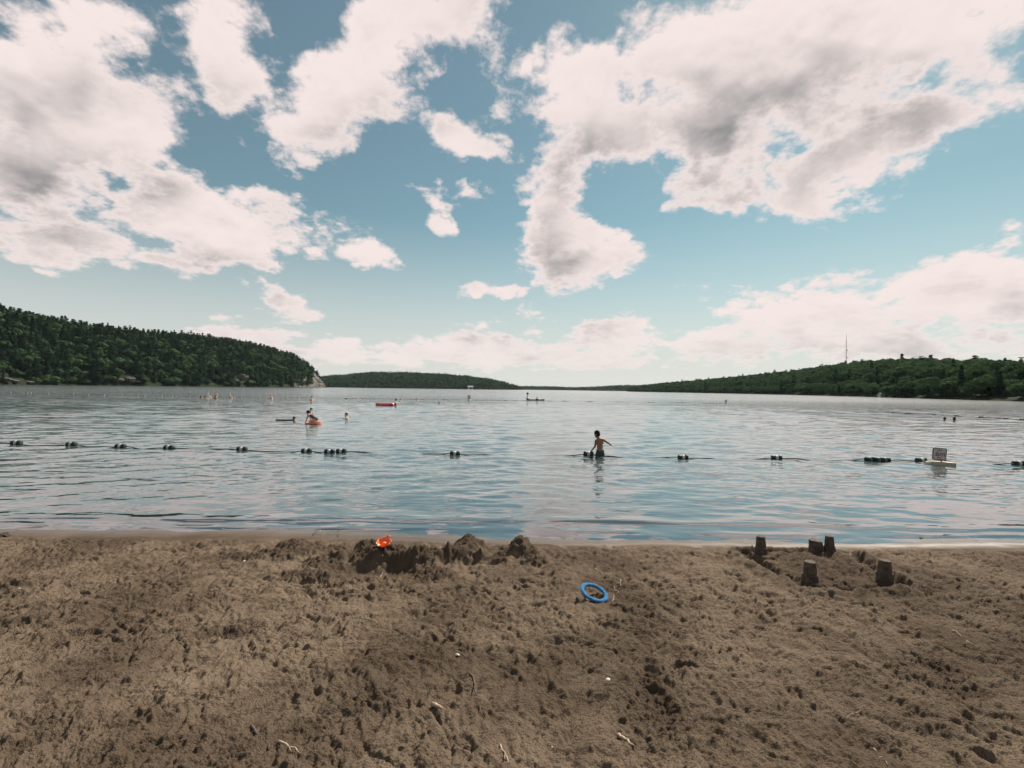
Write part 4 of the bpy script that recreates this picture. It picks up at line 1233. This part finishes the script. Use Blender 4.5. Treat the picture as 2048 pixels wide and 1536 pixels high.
swimmer(401, 797, 'leftmost swimmer of the far left group, only the head out', 'brown', 'dark', -.06, 180, 1.1)
swimmer(791, 811, 'bather holding the end of the red float', 'fair', 'dark', .34, 100, 1.1, suit='pattern', arms=3)
swimmer(801, 803, 'fair-haired swimmer leaning just behind the bather with the red float', 'fair', 'blond', .06, 120, 1.1, arms=2)
swimmer(833, 801, 'pale swimmer with arms spread to the right of the red float', 'light', 'blond', .02, 180, 1.1, arms=2)
swimmer(878, 808, 'lone dark head of a swimmer in the middle of the far water', 'brown', 'dark', -.10, 180, 1.0)
swimmer(1889, 841, 'left one of the two dark heads in the water at the right', 'brown', 'dark', -.10, 30, 1.0, group='two swimmers at the right')
swimmer(1908, 842, 'right and higher one of the two dark heads in the water at the right', 'brown', 'dark', -.05, 10, 1.0, long_=.10, group='two swimmers at the right')

def girl():
    p = at_z(626, 848, .0)
    k0 = p.y / FPX
    e = thing('person', 'girl in a dark patterned swimsuit kneeling forward on an orange board', 'person', (p.x, p.y, .06), (0, 0, R(78)))
    # local +Y is the way she faces (to the left in the photo)
    bm = bmesh.new()
    at, E = head(bm, (0, .30, .50), 1.0, 0, R(-30), 0)
    capsule(bm, (0, .20, .42), .046, (0, .27, .46), .042)
    capsule(bm, (-.10, .17, .40), .055, (.10, .17, .40), .055)
    blob(bm, (0, .10, .37), (.125, .13, .085), (R(38), 0, 0)); blob(bm, (0, -.02, .29), (.105, .14, .085), (R(38), 0, 0)); blob(bm, (0, -.14, .19), (.135, .13, .105))
    for sx in (-1, 1):
        capsule(bm, (.075 * sx, -.14, .16), .085, (.10 * sx, .10, .07), .060); capsule(bm, (.10 * sx, .10, .06), .055, (.09 * sx, -.24, .045), .035)
        capsule(bm, (.09 * sx, -.24, .045), .034, (.09 * sx, -.37, .035), .024)
        capsule(bm, (.14 * sx, .18, .39), .044, (.17 * sx, .24, .21), .034); capsule(bm, (.17 * sx, .24, .21), .033, (.16 * sx, .28, .055), .022)
        hand(bm, (.16 * sx, .285, .045), (0, 1, -.1), (0, 0, -1), 1.0, .3, .1)
    obj('body', fuse(bm, .009, 3), SKIN['fair'], e)
    obj('hair', hair_mesh(at, E, 1.02, 0, True), HAIR['dark'], e)
    eyes(e, at, 1.0)
    bm = bmesh.new(); blob(bm, (0, .09, .36), (.133, .13, .090), (R(38), 0, 0)); blob(bm, (0, -.02, .288), (.113, .145, .093), (R(38), 0, 0)); blob(bm, (0, -.14, .195), (.143, .132, .110))
    obj('swimsuit', fuse(bm, .012, 2), CLOTH['pattern'], e)
girl()

def board(name, p, L, W, T, rz, mat, label, nose=.3, z=.02, mat2=None):
    e = thing(name, label, 'float board', (p.x, p.y, z), (0, 0, rz))
    n = 28; top = []
    for i in range(n):
        a = 2 * math.pi * i / n; ca, sa = math.cos(a), math.sin(a)
        top.append((abs(ca) ** .55 * math.copysign(L / 2, ca), abs(sa) ** .75 * math.copysign(W / 2, sa)))
    bm = bmesh.new(); rings = []
    for s_, zz in ((.86, -T / 2), (1, -T * .2), (1, T * .2), (.93, T / 2)):
        rings.append([bm.verts.new((x * s_, y * s_, zz + nose * T * (x / L) ** 2)) for x, y in top])
    for a, b in zip(rings[:-1], rings[1:]):
        for i in range(n): bm.faces.new((a[i], a[(i + 1) % n], b[(i + 1) % n], b[i]))
    bm.faces.new(rings[0][::-1]); bm.faces.new(rings[-1])
    bmesh.ops.recalc_face_normals(bm, faces=bm.faces[:])
    obj('deck', bm_mesh('board_deck', bm, False), mat, e)
    if mat2:
        bm = bmesh.new(); box(bm, (-L * .30, -W * .51, -T * .12), (L * .30, W * .51, T * .12), .01); obj('side_stripe', bm_mesh('board_stripe', bm, False), mat2, e)
    return e
gp = at_z(627, 848, 0)
board('orange_board', gp, .88, .46, .075, R(168), M['orange'], 'flat orange board under the kneeling girl', z=.03)
rp = at_z(770, 811, 0)
board('red_float', rp, 2.0, .75, .26, R(176), principled('red_plastic', (.62, .03, .02), (.50, .025, .02), 6, .4), 'long red inflatable float held by a bather', .4, .10, principled('pale_red', (.85, .32, .26), None, 6, .5))
np_ = [at_z(a, b, 0) for a, b in ((552, 840.5), (566, 841), (578, 841.2), (588, 841))]
tag(obj('pool_noodle', bm_mesh('pool_noodle', tube([(q.x, q.y, .028) for q in np_], .034, 10)), CLOTH['dark']), 'dark pool noodle stretched out left of a low swimmer', 'pool noodle')
def canoe():
    p = at_z(1071, 800.5, 0)
    L = 36 * p.y / FPX
    e = thing('rowing_boat', 'low dark open boat lying flat beyond the far rope', 'boat', (p.x, p.y, 0), (0, 0, R(2)))
    bm = bmesh.new(); rings = []
    for i in range(15):
        t = -1 + 2 * i / 14; w = .36 * (1 - abs(t) ** 2.4) + .02; z1 = .13 + .12 * abs(t) ** 3
        x = t * L / 2
        rings.append([bm.verts.new(q) for q in ((x, -w, z1), (x, -w * .8, -.05), (x, 0, -.12), (x, w * .8, -.05), (x, w, z1), (x, w * .86, z1), (x, w * .6, .0), (x, 0, -.05), (x, -w * .6, .0), (x, -w * .86, z1))])
    for a, b in zip(rings[:-1], rings[1:]):
        for i in range(10): bm.faces.new((a[i], a[(i + 1) % 10], b[(i + 1) % 10], b[i]))
    bm.faces.new(rings[0][::-1]); bm.faces.new(rings[-1])
    bmesh.ops.recalc_face_normals(bm, faces=bm.faces[:])
    obj('hull', bm_mesh('boat_hull', bm), M['dark_plastic'], e)
    for x in (-L * .2, L * .2):
        bm = bmesh.new(); box(bm, (x - .12, -.3, .07), (x + .12, .3, .10)); obj('seat', bm_mesh('boat_seat', bm, False), M['twig'], e)
canoe()
swimmer(1074, 801, 'dark upright figure beside the low dark boat', 'brown', 'dark', .30, 180, 1.0, suit='dark')
tag(obj('water_bird', bm_mesh('water_bird', tube([(-.25, 0, .03), (-.1, 0, .10), (.1, 0, .11), (.22, 0, .12), (.27, 0, .30), (.36, 0, .29)], [.02, .11, .12, .06, .035, .015], 8)), M['white_plastic'], None, tuple(at_z(692, 798, 0))), 'small white water bird on the water left of the red float', 'bird')
#@@PEOPLE_END

# ------------------------------------------------------------------ things on the beach
def tower_mesh(h, r, seed, broken=False):
    """bucket-moulded tower: two tapering drums with a ledge, rough and chipped"""
    g = np.random.default_rng(seed); seg = 44
    out = []
    def drum(z0, z1, r0, r1, chip):
        n = 16; bm = bmesh.new(); rings = []
        for i in range(n + 1):
            t = i / n; ring = []
            for k in range(seg):
                a = 2 * math.pi * k / seg
                rr = r0 + (r1 - r0) * t
                q = np.array([math.cos(a) * 2.2 + seed, math.sin(a) * 2.2 + t * 3.1])
                nz = float(perlin(np.array([q[0]]), np.array([q[1]]), seed)[0]) * .045 + float(perlin(np.array([q[0] * 5]), np.array([q[1] * 5]), seed + 1)[0]) * .035 + g.normal(0, .010)
                if chip: nz -= .35 * max(0, t - .55) * max(0, math.sin(a * 1.5 + seed) - .2)
                ring.append(bm.verts.new((rr * (1 + nz) * math.cos(a), rr * (1 + nz) * math.sin(a), z0 + (z1 - z0) * t + (g.normal(0, .0018) if i else 0) - (chip * .10 * h * max(0, math.sin(a + 1 + seed)) * t))))
            rings.append(ring)
        for a_, b_ in zip(rings[:-1], rings[1:]):
            for k in range(seg): bm.faces.new((a_[k], a_[(k + 1) % seg], b_[(k + 1) % seg], b_[k]))
        prev = rings[-1]
        for f, dz in ((.86, .004), (.55, .003), (.25, .002)):
            ring = [bm.verts.new((rings[-1][k].co.x * f, rings[-1][k].co.y * f, z1 + dz + g.normal(0, .0015) - chip * .05 * h)) for k in range(seg)]
            for k in range(seg): bm.faces.new((prev[k], prev[(k + 1) % seg], ring[(k + 1) % seg], ring[k]))
            prev = ring
        bm.faces.new(prev); bm.faces.new(rings[0][::-1])
        bmesh.ops.recalc_face_normals(bm, faces=bm.faces[:])
        return bm_mesh('drum', bm)
    if broken: return [drum(-.03, h, r * 1.02, r * .95, 1)]
    return [drum(-.03, h * .46, r, r * .90, 0), drum(h * .455, h, r * .80, r * .64, 0)]
TL = ['tall two-tiered sand tower at the back left corner of the sandcastle', 'short broken sand block between the two back towers of the sandcastle', 'slim two-tiered sand tower at the back right of the sandcastle', 'big two-tiered sand tower at the front left corner of the sandcastle', 'stout two-tiered sand tower at the front right corner of the sandcastle']
for i, ((px, py, h, r, kind), p, lab) in enumerate(zip(TOWERS, TPOS, TL)):
    zz = float(sand_height(p.x, p.y)[0])
    e = thing('sand_tower', lab, 'sandcastle', (p.x, p.y, zz), (R(random.uniform(-2, 2)), R(random.uniform(-2, 2)), R(random.uniform(0, 360))), 'towers of the sandcastle')
    ms = tower_mesh(h, r, 30 + i, kind == 'block')
    for m_, n_ in zip(ms, ('lower_tier', 'upper_tier')): obj(n_, m_, M['wet_sand'], e)

def swim_ring():
    p = sight(1188, 1197); zz = p.z
    e = thing('toy_ring', 'flat blue throwing ring with a pale print lying tilted in the sand', 'toy ring', (p.x, p.y, zz + .045), (R(8), R(17), R(-14)))
    Ro, Ri = .122, .086
    prof = []
    for k in range(14):
        a = 2 * math.pi * k / 14; prof.append(((Ro + Ri) / 2 + (Ro - Ri) / 2 * math.cos(a) * 1.05, .013 * math.sin(a)))
    bm = bmesh.new(); n = 56; rings = []
    for i in range(n):
        a = 2 * math.pi * i / n; rings.append([bm.verts.new((r * math.cos(a), r * math.sin(a), z)) for r, z in prof])
    for i in range(n):
        A, B = rings[i], rings[(i + 1) % n]
        for k in range(14): bm.faces.new((A[k], A[(k + 1) % 14], B[(k + 1) % 14], B[k]))
    bmesh.ops.recalc_face_normals(bm, faces=bm.faces[:])
    obj('ring_body', bm_mesh('ring_body', bm), M['blue'], e)
    g = np.random.default_rng(9)
    for i in range(26):
        a = i * 2 * math.pi / 26 + g.uniform(-.05, .05)
        if g.random() < .55: continue
        w = g.uniform(.004, .009)
        bm = bmesh.new(); box(bm, (-w, -.0075, 0), (w, .0075, .0012))
        m = obj('printed_mark', bm_mesh('printed_mark', bm, False), M['blue_print'], e, (math.cos(a) * .104, math.sin(a) * .104, .0128)); m.rotation_euler = (0, 0, a + g.uniform(.3, 1.2))
swim_ring()

def toy():
    p = sight(768, 1094); zz = p.z
    e = thing('sand_mould', 'bright orange plastic sand mould shaped like a shallow scalloped dish on the dug heap', 'sand toy', (p.x, p.y, zz + .012), (R(24), R(-6), R(10)), scale=.86)
    n = 48; bm = bmesh.new(); rings = []
    for r, z in ((.030, .000), (.055, .006), (.070, .030), (.078, .042), (.083, .041), (.076, .028), (.060, .000), (.032, -.006)):
        ring = []
        for k in range(n):
            a = 2 * math.pi * k / n; sc = 1 + .07 * math.cos(8 * a) * (r / .08)
            ring.append(bm.verts.new((r * sc * 1.08 * math.cos(a), r * sc * math.sin(a), z)))
        rings.append(ring)
    for A, B in zip(rings[:-1], rings[1:]):
        for k in range(n): bm.faces.new((A[k], A[(k + 1) % n], B[(k + 1) % n], B[k]))
    bm.faces.new(rings[0]); bm.faces.new(rings[-1][::-1])
    bmesh.ops.recalc_face_normals(bm, faces=bm.faces[:])
    obj('dish', bm_mesh('mould_dish', bm), M['orange'], e)
    bm = bmesh.new(); blob(bm, (.0, .0, .012), (.030, .026, .020)); obj('boss', bm_mesh('mould_boss', bm), M['orange'], e)
    obj('handle', bm_mesh('mould_handle', tube([(.035, .065, .036), (.045, .085, .052), (.065, .080, .054), (.075, .055, .040)], [.008] * 4, 10)), M['orange'], e)
toy()

STICKS = [  # start, end in the photo, radius, dark?, raise at the end, label
 ((1000, 1491), (1018, 1534), .0045, 0, .006, 'thin pale stick at the bottom edge of the photo, centre'),
 ((1237, 1471), (1268, 1497), .010, 0, .004, 'stout broken stick right of centre near the bottom edge'),
 ((866, 1411), (884, 1424), .012, 0, .01, 'short stub of driftwood in the foreground left of centre'),
 ((503, 1453), (537, 1503), .007, 1, .003, 'dark slanting twig in the lower left foreground'),
 ((556, 1484), (602, 1512), .006, 0, .004, 'bent pale twig beside the dark slanting twig, lower left'),
 ((1191, 1137), (1219, 1163), .004, 0, .012, 'straight thin twig above the blue ring'),
 ((1241, 1160), (1240, 1184), .0035, 0, .05, 'upright thin twig right of the blue ring'),
 ((1228, 1174), (1236, 1190), .0035, 0, .02, 'tiny forked twig between the blue ring and the upright twig'),
 ((1227, 1191), (1225, 1214), .0035, 0, .03, 'short upright twig touching the right side of the blue ring'),
 ((1684, 1439), (1721, 1423), .0028, 0, .003, 'fine pale straw on the sand at lower right'),
 ((1748, 1498), (1776, 1534), .0035, 0, .003, 'long pale straw near the bottom edge at lower right'),
 ((756, 1163), (765, 1150), .005, 0, .02, 'small pale stick standing in the dug pit'),
 ((626, 1071), (640, 1060), .006, 1, .05, 'left leg of the crossed twigs on the heap by the water'),
 ((640, 1061), (655, 1075), .005, 0, .0, 'right leg of the crossed twigs on the heap by the water'),
 ((676, 1074), (677, 1060), .004, 1, .06, 'short dark twig standing up on the heap by the water'),
 ((1840, 1077), (1955, 1067), .010, 1, .0, 'long dark strip of driftwood at the water edge, far right'),
 ((1905, 1262), (1960, 1300), .004, 0, .004, 'pale straw above the dark hollow at the right'),
 ((940, 1350), (968, 1440), .005, 1, .0, 'long dark stick half buried in the centre foreground'),
]
tw = np.random.default_rng(15)
for (a, b, r, dark, lift, lab) in STICKS:
    A, B = sight(*a), sight(*b)
    A.z += r * .6; B.z += r * .6 + lift
    n = 7; L = (B - A).length
    pts = [A.lerp(B, i / n) + Vector(tw.normal(0, .018 * L, 3)) * (1 if 0 < i < n else 0) * Vector((1, 1, .35)).length / 1.5 for i in range(n + 1)]
    base = pts[0].copy()
    m = M['dark_twig'] if dark else M['twig']
    e = thing('twig', lab, 'twig', base, group='twigs on the sand')
    obj('stem', bm_mesh('twig_stem', tube([q - base for q in pts], [r * (1 - .5 * i / n) for i in range(n + 1)], 7)), m, e)
    if L > .12:
        q = pts[4] - base; d = (B - A).normalized(); s_ = d.cross(Vector((0, 0, 1)))
        obj('side_shoot', bm_mesh('twig_shoot', tube([q, q + d * L * .10 + s_ * L * .06 + Vector((0, 0, .004)), q + d * L * .2 + s_ * L * .08], [r * .5, r * .4, r * .2], 6)), m, e)
PEB = [(915, 1313, .012, 'white pebble in the centre foreground'), (1216, 1367, .013, 'white pebble right of centre below the blue ring'), (39, 1183, .015, 'pale pebble near the left edge of the sand'), (488, 1124, .014, 'tiny pale pebble left of the dug heap'), (1105, 1498, .006, 'small pale pebble near the bottom edge'), (8, 1074, .055, 'dark lump of weed at the left end of the water edge')]
for i, (px, py, r, lab) in enumerate(PEB):
    p = on_sand(px, py); me = rock_mesh('pebble', r, 700 + i, (1.25, .9, .65))
    me.materials.clear(); me.materials.append(M['dark_twig'] if i == 5 else M['pebble'])
    tag(obj('weed_clump' if i == 5 else 'pebble', me, None, None, (p.x, p.y, float(sand_height(p.x, p.y)[0]) + r * .35)), lab, 'weed' if i == 5 else 'pebble', None if i == 5 else 'pebbles on the sand')

# ------------------------------------------------------------------ summer haze
def haze():
    bm = bmesh.new(); box(bm, (-3600, -70, -7), (3600, 5300, 125))
    m = bpy.data.materials.new('haze'); m.use_nodes = True; m.node_tree.nodes.clear()
    k = NT(m.node_tree)
    out = k.n('ShaderNodeOutputMaterial')
    v = k.n('ShaderNodeVolumePrincipled', Density=0.000022, Anisotropy=0.2, Color=rgb(.70, .92, 1.0))
    k.set(out.inputs['Volume'], v)
    tag(obj('haze', bm_mesh('haze', bm, False), m), 'thin pale summer haze over the lake and hills', 'haze', kind='stuff')
haze()
